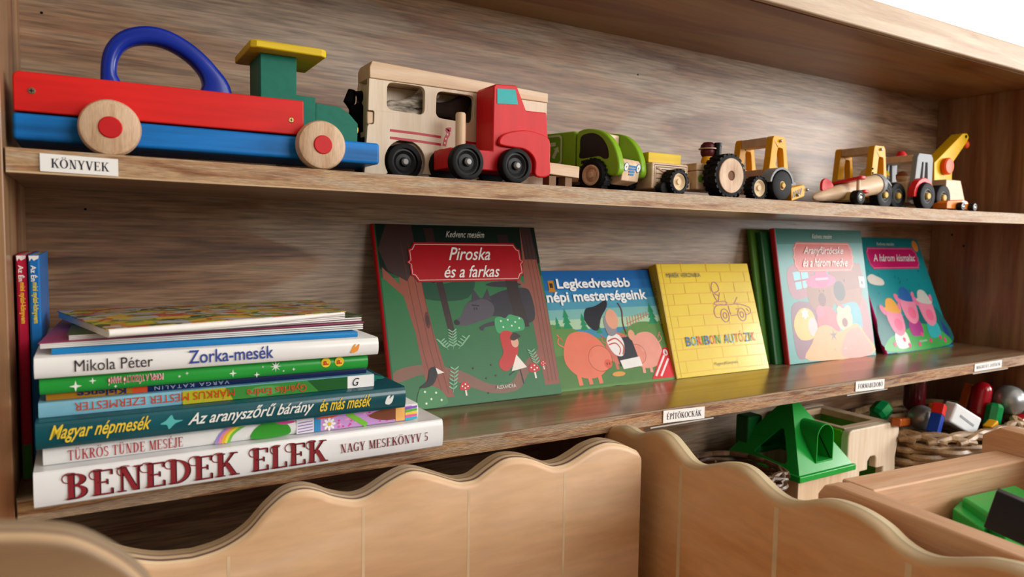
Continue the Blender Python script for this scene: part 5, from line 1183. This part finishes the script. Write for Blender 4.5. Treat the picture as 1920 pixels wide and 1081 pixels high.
# --- 10 grey and red crane truck
ck = thing('toy_crane_truck', 'grey toy truck with red fender, red beacon and driver inside', 'toy truck', (1.23, .07, zU(1.23)))
KY = .040; zb = zU(1.23)
kx0, kx1 = xz(1715, 340, KY)[0], xz(1747, 340, KY)[0]; kz1 = xz(1725, 287, KY)[1]
o_ = [(kx0-.003, zb+.018), (kx1+.002, zb+.018), (kx1+.001, kz1-.006), (kx1-.004, kz1), (kx0+.009, kz1), (kx0+.005, kz1-.006)]
xm = (kx0+kx1)/2
h1_ = [(xm-.010, zb+.050), (xm-.003, zb+.050), (xm-.002, kz1-.014), (xm-.006, kz1-.014)]; h2_ = [(xm+.003, zb+.050), (xm+.013, zb+.050), (xm+.010, kz1-.014), (xm+.004, kz1-.014)]
for ya in (KY, KY+.061): obj('cab_side', mkprism(o_, ya, ya+.009, [h1_, h2_]), M_grey, ck, bev=.0012)
obj('roof', mkbox(kx0+.006, kx1-.003, KY+.0092, KY+.0608, kz1-.013, kz1-.002), M_beech, ck, bev=.001)
obj('beacon', mklathe([(0, .011), (.005, .0095), (.0088, .004), (.009, 0)], ((kx0+kx1)/2, KY+.040, kz1-.002), 'Z', n=24), M_red2, ck)
obj('hood', mkbox(kx0-.004, kx0+.012, KY+.0095, KY+.0605, zb+.012, zb+.047), M_beech, ck, bev=.0015)
obj('chassis', mkbox(kx0+.0125, kx1+.055, KY+.012, KY+.060, zb+.011, zb+.020), M_beech, ck, bev=.001)
cw = xz(1738, 366, KY-.016)
wheel(ck, cw[0], KY-.018, KY-.0045, zb+.0222, .0217, M_black, mat('hub_dark', '#4a4a4c', .5), .55, cap=mat('peg_yellow', '#d8b254', .5), cap_r=.26, dish=.001)
obj('fender', mkprism([(cw[0]+.0300*math.cos(t), zb+.0222+.0300*math.sin(t)) for t in [math.radians(-6+19*i) for i in range(11)]] + [(cw[0]+.0225*math.cos(t), zb+.0222+.0225*math.sin(t)) for t in [math.radians(184-19*i) for i in range(11)]], KY-.012, KY-.0003), M_red2, ck, bev=.0012)
wheel(ck, cw[0], KY+.071, KY+.085, zb+.0222, .0217, M_black)
w6 = xz(1768, 368, KY-.010)
wheel(ck, w6[0], KY-.012, KY+.0115, zb+.0222, .0217, M_black, mat('hub_dark', '#4a4a4c', .5), .5, cap=mat('peg_yellow', '#d8b254', .5), cap_r=.26, dish=.001)
wheel(ck, w6[0], KY+.0605, KY+.084, zb+.0222, .0217, M_black)
dv2 = ((kx0+kx1)/2-.002, KY+.034)
d2 = thing('toy_driver', 'small peg figure with brown cap and green body in the grey cab', 'toy figure', (dv2[0], dv2[1], zb+.0205))
obj('torso', mklathe([(0, 0), (.009, 0), (.010, .012), (.007, .026), (0, .028)], (dv2[0]-.002, dv2[1], zb+.0206), 'Z', n=20), mat('driver_green', '#2a7a6a', .5), d2)
obj('head', ball((dv2[0]-.002, dv2[1], zb+.056), .0095), mat('driver_face', '#c9986c', .5), d2)
obj('cap', mklathe([(0, .009), (.006, .0075), (.0096, .002), (.0098, 0)], (dv2[0]-.002, dv2[1], zb+.058), 'Z', n=20), mat('driver_cap', '#8a4f2c', .5), d2)
# rear wheel of the mixer that shows left of the crane truck is its own: crane jib on its block
cr_ = thing('toy_crane', 'yellow toy crane arm with orange knob on a wooden base', 'toy crane', (1.40, .08, zU(1.40)))
QY = .100
arm = [xz(u, v, QY) for u, v in ((1752, 339), (1752, 305), (1760, 297), (1800, 256), (1806, 250), (1814, 250), (1817, 257), (1814, 265), (1786, 306), (1785, 340))]
obj('arm', mkprism(arm, QY, QY+.022), mat('crane_yellow', '#efbe14', .42), cr_, bev=.0012)
kb = xz(1771, 312, QY); obj('knob', mklathe([(0, -.010), (.013, -.0095), (.0155, -.007), (.0155, -.001), (.013, 0), (0, 0)], (kb[0], QY-.0005, kb[1]), n=30), M_orange, cr_)
hk = xz(1812, 271, QY+.015); obj('hook', ball((hk[0], QY+.0155, hk[1]), .0085, .9, .6, .9), M_orange, cr_)
rv = xz(1811, 256, QY); obj('rivet', mklathe([(0, -.0008), (.003, -.0008), (.0032, .0003)], (rv[0], QY-.0002, rv[1]), n=16), M_blackp, cr_)
zb = zU(1.42)
bs = [xz(u, v, QY-.030) for u, v in ((1770, 342), (1796, 342), (1804, 385))]
obj('base', mkprism([(bs[0][0], zb+.0208), (bs[2][0]+.002, zb+.0208), (bs[1][0]+.002, arm[0][1]-.0003), (bs[0][0], arm[0][1]-.0003)], QY-.034, QY+.050), M_beech, cr_, bev=.0015)
obj('base_foot', mkbox(bs[0][0]+.004, bs[2][0]-.002, QY-.032, QY+.048, zb, zb+.0207), M_beech, cr_, bev=.001)
# --- 11 little orange car at the end
oc = thing('toy_car', 'tiny orange toy car with black wheels at the shelf end', 'toy car', (1.33, .02, zU(1.33)))
zb = zU(1.33); OY = .012
cp = [xz(u, v, OY) for u, v in ((1776, 380), (1778, 376), (1796, 375), (1806, 374), (1814, 377), (1818, 384), (1828, 388))]
cp = [(cp[0][0], zb+.003)] + cp + [(cp[-1][0]+.002, zb+.003)]
obj('body', mkprism(cp, OY, OY+.024), mat('orange_wood', '#e8842c', .45), oc, bev=.001)
a = Art(); a.blob([xz(u, v, OY) for u, v in ((1806, 376), (1812, 378), (1814, 382), (1806, 382), (1803, 379))], '#e8ddd2'); pa = a.done(oc, 'window_print'); pa.location = -wloc(oc)+Vector((0, OY-.0002, 0))
for u in (1803, 1825):
    c_ = xz(u, 388, OY-.006); wheel(oc, c_[0], OY-.009, OY-.0004, zb+.0072, .0070, M_blackp, M_steel, .62, dish=.0005, n=28)
    wheel(oc, c_[0], OY+.0245, OY+.033, zb+.0072, .0070, M_blackp, n=28)

# ================================================================== WAVY PLYWOOD BIN IN FRONT
RT = .0065
def round_top(top, zbot, thick, r, n=5):
    """upright board: outline of its top edge, front and back top edges rounded over; local y runs 0..thick"""
    bm = NB(); sec = []
    ys = [r*(1-math.cos(math.pi/2*i/n)) for i in range(n+1)]; dz = [-r+r*math.sin(math.pi/2*i/n) for i in range(n+1)]
    prof = list(zip(ys, dz)) + [(thick-y, d_) for y, d_ in list(zip(ys, dz))[::-1]]
    for y, d_ in prof:
        lo = [bm.verts.new((top[0][0], y, zbot))] if True else []
        sec.append([bm.verts.new((top[0][0], y, zbot))]+[bm.verts.new((a_, y, b_+d_)) for a_, b_ in top]+[bm.verts.new((top[-1][0], y, zbot))])
        bm.verts.remove(lo[0])
    for A, B in zip(sec, sec[1:]):
        for i in range(len(A)):
            j = (i+1) % len(A); bm.faces.new((A[i], A[j], B[j], B[i]))
    bm.faces.new(sec[0]); bm.faces.new(sec[-1][::-1]); return bm
def plank_panel(parent, name, O, ang, outline_px, cuts, thick, zbot, material, side=-1, gap=.0015):
    """vertical panel whose top outline is traced on its far face; planks split at the cuts; local x along, y thickness, z up"""
    d = Vector((math.cos(ang), math.sin(ang), 0)); n = Vector((-math.sin(ang), math.cos(ang), 0)); O = Vector(O)
    pts = []
    for u, v in outline_px:
        p = atp(u, v, O, n); pts.append(((p-O).dot(d), p.z))
    pts = smooth_pts(pts, 5)
    pts2 = [pts[0]]
    for q in pts[1:]:
        if q[0] > pts2[-1][0]+1e-5: pts2.append(q)
    pts = pts2
    def zat(s):
        for (a0, b0), (a1, b1) in zip(pts, pts[1:]):
            if a0 <= s <= a1: return b0+(b1-b0)*(s-a0)/(a1-a0)
        return pts[-1][1] if s > pts[-1][0] else pts[0][1]
    cs = [pts[0][0]] + [(atp(u, v, O, n)-O).dot(d) for u, v in cuts] + [pts[-1][0]]
    mtx = Matrix.Translation(O - wloc(parent)) @ Matrix.Rotation(ang, 4, 'Z')
    for k, (s0, s1) in enumerate(zip(cs, cs[1:])):
        a0 = s0; a1 = s1
        top = [(a0, zat(a0))] + [q for q in pts if a0+1e-4 < q[0] < a1-1e-4] + [(a1, zat(a1))]
        o = obj(name, round_top(top, zbot, thick, RT), material, parent, local=True, angle=50)
        mloc = mtx @ Matrix.Translation((0, -thick, 0)); o.matrix_local = mloc
        if k:
            g = obj('groove_filler', mkbox(s0-gap*.8, s0+gap*.8, -.00012, .0002, zbot, zat(s0)-RT*1.05), M_groove, parent, local=True, smooth=False)
            g.matrix_local = mloc
pb = thing('toy_bin', 'plywood toy bin with wavy top edges in front of the shelves', 'toy bin', (.30, -.06, ZF))
obj('bounce_floor', mkbox(.10, .535, -.52, -.10, -.42, -.408), mat('birch_floor', '#d9b48c', .6), pb)  # unseen bin floor, added to bounce light onto the planks
out1 = [(100, 1000), (182, 1003), (237, 1018.5), (291, 1026), (340, 1023), (365, 1019), (412, 1003), (456, 975), (492, 935), (525, 907), (557, 898), (585, 902), (610, 911), (644, 917), (665, 914), (685, 904), (715, 884), (745, 869), (766, 867), (795, 874), (833, 885.5), (850, 886.5), (871, 881.5), (895, 864), (921, 847), (945, 842.5), (972, 846), (1006, 858.5), (1022, 858.5), (1040, 853), (1062, 840), (1084, 826), (1111, 817), (1138, 820), (1158, 828), (1166, 832), (1170, 838)]
plank_panel(pb, 'back_plank', (0, -.040, 0), -.05, out1, [(420, 1000), (663, 914), (855, 886), (1030, 857)], .029, -.42, M_ply)
a2 = math.atan2(-1, -.07)
out2 = [(1163, 806), (1172, 797), (1185, 795), (1197, 798), (1210, 806), (1222, 809), (1236, 806), (1250, 803.5), (1262, 806), (1276, 814), (1290, 830), (1305, 849), (1318, 862), (1335, 868), (1355, 866), (1375, 863), (1398, 864), (1420, 871), (1440, 886), (1460, 906), (1480, 922), (1500, 932), (1520, 935), (1545, 932), (1570, 930.5), (1600, 936), (1640, 952), (1680, 978), (1710, 1006), (1740, 1026), (1770, 1037), (1800, 1040), (1850, 1039.5), (1890, 1042), (1960, 1060), (2040, 1110)]
plank_panel(pb, 'side_plank', (.5665, -.2, 0), a2, out2, [(1310, 855), (1492, 928), (1742, 1027)], .022, -.42, M_ply2, side=-1, gap=.003)
nb_ = thing('storage_bin', 'rounded plywood bin front coloured as in shade, close by at the lower left', 'storage bin', (-.02, -.345, ZF))
npx = [(-160, 1010), (-80, 1002), (0, 1000), (80, 1001), (150, 1012), (219, 1045), (262, 1078), (290, 1112), (300, 1150)]
npt = [xz(u, v, -.345) for u, v in npx]
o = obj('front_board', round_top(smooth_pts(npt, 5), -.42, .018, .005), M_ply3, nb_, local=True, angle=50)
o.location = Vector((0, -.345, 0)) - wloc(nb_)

# ================================================================== PINE CRATE AT THE RIGHT
cra = math.radians(-5.5)
cb = thing('wooden_crate', 'open pine crate beside the wavy plywood bin', 'crate', (.576, -.262, ZF), None, cra)
zc0 = -.30-ZF; zc1 = .0-ZF
obj('side_board', mkprism([(-.40, zc0), (-.02, zc0), (.004, zc0), (.004, zc1-.012), (-.002, zc1-.003), (-.012, zc1), (-.40, zc1)], 0, .021, axis='X'), M_pine2, cb, local=True, bev=.0022, seg=3)
obj('back_board', mkbox(.0212, .2360, -.033, -.002, zc0, zc1), M_pine, cb, local=True, bev=.002, seg=3)
obj('side_board', mkprism([(-.42, zc0), (.012, zc0), (.012, zc1+.012), (-.004, zc1+.0225), (-.05, zc1+.021), (-.42, zc1+.021)], .2362, .2572, axis='X'), M_pine2, cb, local=True, bev=.002, seg=3)
obj('crate_floor', mkbox(.0212, .2360, -.40, -.0332, zc0, zc0+.01), M_pine, cb, local=True)
# green and black plastic pieces inside
def hull_block(name, lab, base, top, m, z0, z1, bev):
    t = thing(name, lab, 'toy block', (base[0][0], base[0][1], z0))
    bm = NB(); B = [bm.verts.new((x, y, z0)) for x, y in base]; T = [bm.verts.new((p[0], p[1], p[2] if len(p) > 2 else z1)) for p in top]
    n = len(B); bm.faces.new(B[::-1]); bm.faces.new(T)
    for i in range(n): bm.faces.new((B[i], B[(i+1) % n], T[(i+1) % n], T[i]))
    obj('shell', bm, m, t, bev=bev, seg=3); return t
M_gp = mat('green_plastic', '#22b04a', .28, .03, coat=.2); M_bp = mat('black_shiny_plastic', '#2b2b2f', .3, .03)
g0 = [atz(u, v, -.018) for u, v in ((1803, 930), (1902, 907), (1990, 950), (1885, 985))]
gb = hull_block('plastic_block', 'bright green plastic block lying in the pine crate', [(p_.x, p_.y) for p_ in g0], [(p_.x, p_.y) for p_ in g0], M_gp, -.29, -.018, .003)
g1 = [atz(u, v, -.026) for u, v in ((1786, 952), (1803, 934), (1862, 973), (1845, 992))]
obj('ledge', mkprism([(p_.x, p_.y) for p_ in g1], -.29, -.026, axis='Z'), M_gp, gb, bev=.0015)
k0 = [atz(u, v, .012) for u, v in ((1868, 919), (1871, 913), (1960, 949), (1957, 957))]
kb0 = [atz(u, v, -.0155) for u, v in ((1843, 988), (1848, 980), (1960, 1030), (1957, 1040))]
hull_block('plastic_block', 'black plastic plate leaning on the green block in the crate', [(p_.x, p_.y) for p_ in kb0], [(p_.x, p_.y, .012) for p_ in k0], M_bp, -.0155, .012, .0012)

# ================================================================== LOWER SHELF: SHAPE SORTERS, BASKETS
so = thing('shape_sorter', 'green pyramid roofed shape sorter house under the middle shelf', 'shape sorter', (1.0, .09, ZL))
SX0, SX1, SY0, SY1 = .931, 1.066, .020, .165; SZE = -.140; SZA = -.048
M_gs = mat('sorter_green', '#1a9a38', .3, .03, coat=.15)
cx, cy = (SX0+SX1)/2, (SY0+SY1)/2
def pyr(s, z): return [(cx+(SX0-cx)*s, cy+(SY0-cy)*s, z), (cx+(SX1-cx)*s, cy+(SY0-cy)*s, z), (cx+(SX1-cx)*s, cy+(SY1-cy)*s, z), (cx+(SX0-cx)*s, cy+(SY1-cy)*s, z)]
bm = NB(); lv = [pyr(.94, SZE), pyr(.10, SZA), pyr(.02, SZA+.002)]
# left face (normal -x) carries a rounded triangle hole, so the roof is built face by face
def roof_face(A, B, T0, T1, hole=None):
    A, B, T0, T1 = map(Vector, (A, B, T0, T1)); ex = (B-A).normalized(); m_ = (T0+T1)/2-(A+B)/2; ey = (m_-ex*m_.dot(ex)).normalized(); nn = ex.cross(ey)
    def to2(p): return ((p-A).dot(ex), (p-A).dot(ey))
    lp = [to2(A), to2(B), to2(T1), to2(T0)]; loops = [lp]
    if hole: loops.append(hole)
    for off in (0, -.0022):
        tri = tessellate_polygon([[Vector((x, y, 0)) for x, y in l] for l in loops]); vs = [bm.verts.new(A+ex*x+ey*y+nn*off) for l in loops for x, y in l]
        for t in tri: bm.faces.new([vs[i] for i in t])
    if hole:
        f_ = [bm.verts.new(A+ex*x+ey*y) for x, y in hole]; g_ = [bm.verts.new(A+ex*x+ey*y-nn*.0022) for x, y in hole]
        for i in range(len(hole)): j = (i+1) % len(hole); bm.faces.new((f_[i], f_[j], g_[j], g_[i]))
q0, q1, q2 = lv
tri_h = smooth_pts([(.040, .022), (.043, .017), (.050, .016), (.098, .012), (.103, .016), (.103, .022), (.078, .066), (.073, .069), (.066, .066)], 3, True)
roof_face(q0[3], q0[0], q1[3], q1[0], [(x*.92+.012, y*.9-.001) for x, y in tri_h])
CZ0, CZ1, CXC = SZE+.010, SZE+.068, cx+.002
LR = (Vector(((q0[0][1]+q0[1][1])/2, SZE)) - Vector(((q1[0][1]+q1[1][1])/2, SZA))).length/(SZA-SZE)
ch = [(CXC-.0182, CZ0+.0022), (CXC+.0182, CZ0+.0022)] + [(CXC+.0182*math.cos(t), CZ1-.020+.0182*math.sin(t)) for t in [math.pi*i/12 for i in range(13)]]
roof_face(q0[0], q0[1], q1[0], q1[1], [(x-q0[0][0], (z-SZE)*LR) for x, z in ch]); roof_face(q0[1], q0[2], q1[1], q1[2]); roof_face(q0[2], q0[3], q1[2], q1[3])
v_ = [bm.verts.new(p_) for p_ in q1]; bm.faces.new(v_)
rf = obj('roof', bm, M_gs, so, angle=25)
obj('eave', mkprism([(SX0, SY0), (SX1, SY0), (SX1, SY1), (SX0, SY1)], SZE-.010, SZE-.0002, [[(SX0+.012, SY0+.012), (SX1-.012, SY0+.012), (SX1-.012, SY1-.012), (SX0+.012, SY1-.012)]], axis='Z'), M_gs, so, bev=.002)
# arched chute on the right-hand face
tz0, tz1 = SZE+.010, SZE+.068; txc = cx+.002
arch = [(txc-.020, tz0), (txc+.020, tz0)] + [(txc+.020*math.cos(t), tz1-.020+.020*math.sin(t)) for t in [math.pi*i/12 for i in range(13)]]
arch_in = [(txc-.0182, tz0+.0022), (txc+.0182, tz0+.0022)] + [(txc+.0182*math.cos(t), tz1-.020+.0182*math.sin(t)) for t in [math.pi*i/12 for i in range(13)]]
obj('chute', mkprism(arch, SY0+.010, SY0+.056, [arch_in]), M_gs, rf, bev=.0004)
obj('chimney', mkbox(SX0-.004+.02, SX0+.05, SY1-.035, SY1-.008, SZE+.0005, SZE+.062), mat('sorter_dkgreen', '#0c5a24', .4), so, bev=.004)
obj('wall', mkprism([(SX0+.009, SY0+.009), (SX1-.009, SY0+.009), (SX1-.009, SY1-.009), (SX0+.009, SY1-.009)], ZL, SZE-.0102, [[(SX0+.014, SY0+.014), (SX1-.014, SY0+.014), (SX1-.014, SY1-.014), (SX0+.014, SY1-.014)]], axis='Z'), M_beechZ, so, bev=.001)
obj('wall_opening', mkbox(SX1-.045, SX1-.030, SY0+.0086, SY0+.0089, ZL+.045, ZL+.068), M_dkwin, so, smooth=False)
wb = thing('shape_sorter', 'natural wood and lime box with a cross shaped hole beside the green pyramid', 'shape sorter', (1.15, .12, ZL))
bx0, bx1, by0, by1, bz1 = 1.082, 1.222, .046, .196, -.0975
cross_c = ((bx0+bx1)/2-.004, ZL+.056)
def crossp(c, s, t): return [(c[0]-t, c[1]-s), (c[0]+t, c[1]-s), (c[0]+t, c[1]-t), (c[0]+s, c[1]-t), (c[0]+s, c[1]+t), (c[0]+t, c[1]+t), (c[0]+t, c[1]+s-.004), (c[0]+t-.004, c[1]+s), (c[0]-t+.004, c[1]+s), (c[0]-t, c[1]+s-.004), (c[0]-t, c[1]+t), (c[0]-s, c[1]+t), (c[0]-s, c[1]-t), (c[0]-t, c[1]-t)]
fr_o = [(bx0, ZL), (bx0, bz1-.010), (bx0+.003, bz1-.003), (bx0+.010, bz1), (bx1-.012, bz1), (bx1-.004, bz1-.004), (bx1, bz1-.014), (bx1-.002, bz1-.035), (bx1-.008, bz1-.060), (bx1-.006, bz1-.09), (bx1, ZL)]
obj('front_panel', mkprism(fr_o, by0, by0+.014, [crossp(cross_c, .032, .011)]), M_maple, wb, bev=.0025, seg=3)
obj('back_panel', mkprism(fr_o, by1-.014, by1), M_maple, wb, bev=.0025, seg=3)
obj('side_panel', mkbox(bx0+.001, bx0+.009, by0+.0142, by1-.0142, ZL, bz1-.003), mat('sorter_lime', '#5fae18', .35), wb)
obj('side_panel', mkbox(bx1-.020, bx1-.014, by0+.0142, by1-.0142, ZL, bz1-.012), mat('sorter_lime', '#5fae18', .35), wb)
obj('top_frame', mkprism([(bx0+.0095, by0+.0143), (bx1-.013, by0+.0143), (bx1-.013, by1-.0143), (bx0+.0095, by1-.0143)], bz1-.0118, bz1-.0005, [[(bx0+.022, by0+.028), (bx1-.036, by0+.028), (bx1-.036, by1-.026), (bx0+.022, by1-.026)]], axis='Z'), M_beech, wb, bev=.0015)
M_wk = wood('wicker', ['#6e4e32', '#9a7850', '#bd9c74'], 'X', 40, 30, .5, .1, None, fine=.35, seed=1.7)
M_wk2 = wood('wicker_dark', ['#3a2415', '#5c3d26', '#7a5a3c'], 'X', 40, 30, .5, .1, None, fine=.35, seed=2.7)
def basket(lab, c, rx, ry, h, rows, stakes, rs, m, flare=.012, braid=True):
    b = thing('wicker_basket', lab, 'basket', (c[0], c[1], c[2]))
    n = stakes*6
    def el(t, k, dr=0.0, sq=2.6):
        ca, sa = math.cos(t), math.sin(t); g = (abs(ca)**sq+abs(sa)**sq)**(-1/sq)
        return ((rx+flare*k+dr)*g*ca, (ry+flare*k+dr)*g*sa)
    for r in range(rows):
        k = r/(rows-1); z = rs+(h-2*rs)*k; path = []
        for i in range(n):
            t = 2*math.pi*i/n; x, y = el(t, k, rs*1.05*math.cos(stakes/2*t+math.pi*(r % 2))); path.append((x, y, z+rs*.25*math.sin(t*3+r)))
        bm = NB(); tube(bm, path, rs, 6, True); obj('wicker_strand', bm, m, b, local=True)
    for i in range(stakes):
        t = 2*math.pi*(i+.5)/stakes; bm = NB(); tube(bm, [(*el(t, 0), 0.001), (*el(t, .5), h*.5), (*el(t, 1), h)], rs*.8, 6); obj('wicker_stake', bm, M_wk2, b, local=True)
    if braid:
        for s_ in range(stakes):
            t0 = 2*math.pi*s_/stakes; dt = 2*math.pi/stakes*2.6; path = []
            for i in range(9):
                f = i/8; t = t0+dt*f; x, y = el(t, 1, rs*1.6*math.cos(f*math.pi*2.0)); path.append((x, y, h+rs*.6+rs*1.5*math.sin(f*math.pi)))
            bm = NB(); tube(bm, path, [rs*1.25*(.65+.35*math.sin(math.pi*i/8)) for i in range(9)], 7); obj('rim_twist', bm, m, b, local=True)
    obj('basket_floor', mkprism([el(2*math.pi*i/40, 0) for i in range(40)], .0005, .004, axis='Z'), M_wk2, b, local=True)
    return b
BX, BY = 1.392, .082
basket('oval wicker basket heaped with magnetic toys at the right end', (BX, BY, ZL+.0005), .155, .096, .104, 11, 20, .0056, M_wk, .014)
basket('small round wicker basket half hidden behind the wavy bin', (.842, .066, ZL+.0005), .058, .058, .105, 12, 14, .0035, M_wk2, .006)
# toys heaped in the basket
def P3(u, v, Y): return at(u, v, Y)
def orient(bm, c, rx_=0, ry_=0, rz_=0):
    bm.transform(Matrix.Translation(c) @ Matrix.Rotation(rz_, 4, 'Z') @ Matrix.Rotation(ry_, 4, 'Y') @ Matrix.Rotation(rx_, 4, 'X')); return bm
def magtoy(name, lab, cat, bm, m, c, group='magnetic toys in the wicker basket', bev=.0, **k):
    t = thing(name, lab, cat, c, group); o = obj('shell', bm, m, t, bev=bev, **k); return t
def capsule(c, r, L, rot):
    n = 8; pr = [(0, -L/2)] + [(r*math.sin(math.pi/2*i/n), -L/2+r-r*math.cos(math.pi/2*i/n)) for i in range(1, n+1)] + [(r*math.cos(math.pi/2*i/n), L/2-r+r*math.sin(math.pi/2*i/n)) for i in range(0, n)] + [(0, L/2)]
    bm = mklathe(pr, (0, 0, 0), 'Z', n=24); return orient(bm, c, *rot)
def gem(c, r, L, rot, n=8):
    bm = mklathe([(0, -L/2), (r*.7, -L/2), (r, -L/2+r*.4), (r, L/2-r*.4), (r*.7, L/2), (0, L/2)], (0, 0, 0), 'Z', n=n); return orient(bm, c, *rot)
M_rg = mat('red_gloss_plastic', '#a00e1e', .12, .05, coat=.6); M_drg = mat('dark_red_plastic', '#4a0a12', .2, .05, coat=.4); M_og = mat('orange_clear_plastic', '#b5561a', .2, .1, coat=.4)
M_gg = mat('green_clear_plastic', '#0d8a48', .15, .08, coat=.5); M_sv = mat('silver_plastic', '#9a9d9f', .3, .03, metal=.6)
c = P3(1893, 750, .020); t = magtoy('magnet_ball', 'large silver ball at the right of the basket', 'ball', ball(c, .028, n=32), M_sv, c)
bm = NB(); tube(bm, [(c.x+.0284*math.cos(a_)*.35+.0284*math.sin(a_)*0, c.y+.0284*math.cos(a_)*-.937, c.z+.0284*math.sin(a_)) for a_ in [2*math.pi*i/40 for i in range(40)]], .0005, 6, True); obj('seam', bm, mat('seam_dark', '#4a4c4e', .5), t)
c = P3(1728, 783, .055); t = magtoy('magnet_ball', 'darker silver ball half buried left of the blue magnet', 'ball', ball(c, .022, n=28), M_sv, c)
bm = NB(); tube(bm, [(c.x+.0223*math.cos(a_)*.8, c.y-.0223*math.cos(a_)*.6, c.z+.0223*math.sin(a_)*.2+.0223*math.cos(a_)*.0) for a_ in [2*math.pi*i/40 for i in range(40)]], .0005, 6, True); bm.free()
c = P3(1838, 752, .050); magtoy('magnet_capsule', 'shiny red capsule standing behind the white block', 'magnet toy', capsule(c, .0165, .075, (0, math.radians(14), 0)), M_rg, c)
c = P3(1715, 735, .120); magtoy('magnet_capsule', 'dark red capsule deep in shade at the back of the basket', 'magnet toy', capsule(c, .019, .080, (0, 0, 0)), M_drg, c)
c = P3(1862, 782, .0215); magtoy('magnet_capsule', 'faceted green capsule between the white block and silver ball', 'magnet toy', gem(c, .0145, .052, (0, math.radians(16), 0)), M_gg, c, smooth=False)
c = P3(1651, 770, .105); magtoy('magnet_capsule', 'dark green rounded piece at the left of the basket', 'magnet toy', gem(c, .0165, .034, (0, math.radians(60), 0)), M_gg, c, smooth=False)
c = P3(1812, 755, .075); magtoy('magnet_bar', 'orange clear bar leaning behind the white block', 'magnet toy', orient(mkbox(-.014, .014, -.008, .008, -.036, .036), c, 0, math.radians(24), 0), M_og, c, bev=.003)
c = P3(1690, 790, .055); magtoy('magnet_bar', 'long orange bar lying along the left basket rim', 'magnet toy', orient(mkbox(-.048, .048, -.008, .008, -.007, .007), c, 0, math.radians(10), math.radians(20)), M_og, c, bev=.003)
c = P3(1752, 770, .070); magtoy('magnet_bar', 'small orange piece above the silver ball', 'magnet toy', orient(mkbox(-.012, .012, -.010, .010, -.012, .012), c, 0, .4, .3), M_og, c, bev=.003)
c = P3(1803, 786, .012); wbk = magtoy('magnet_block', 'white magnet block tilted in the front of the basket', 'magnet toy', orient(mkbox(-.040, .036, -.010, .012, -.018, .018), c, 0, math.radians(26), math.radians(-8)), mat('white_plastic', '#dfe3e6', .3, .02), c, bev=.004, seg=3)
bm = orient(mkbox(-.022, .020, -.0105, -.0098, -.002, .002), c, 0, math.radians(30), math.radians(-8)); obj('slot', bm, mat('slot_grey', '#9aa0a6', .4), wbk)
c = P3(1756, 785, .020); bmg = magtoy('magnet_bar', 'red and blue bar magnet leaning on the white block', 'magnet toy', orient(mkbox(-.008, .008, -.009, .009, -.026, .008), c, 0, math.radians(30), math.radians(10)), mat('magnet_blue', '#1f3f9a', .3), c, bev=.0012)
obj('red_pole', orient(mkbox(-.008, .008, -.009, .009, .0083, .027), c, 0, math.radians(30), math.radians(10)), mat('magnet_red', '#d42a22', .3), bmg, bev=.0012)
c = P3(1858, 800, .004); magtoy('magnet_block', 'small yellow block right of the white block', 'magnet toy', orient(mkbox(-.012, .012, -.008, .008, -.008, .009), c, 0, math.radians(-24), 0), M_amber, c, bev=.002)
c = P3(1910, 792, .016); magtoy('magnet_capsule', 'red faceted piece below the large silver ball', 'magnet toy', gem(c, .0155, .034, (0, math.radians(80), 0)), M_rg, c, smooth=False)
bpy.data.objects.remove(FONT_OBJ); bpy.data.curves.remove(FONT_TMP)
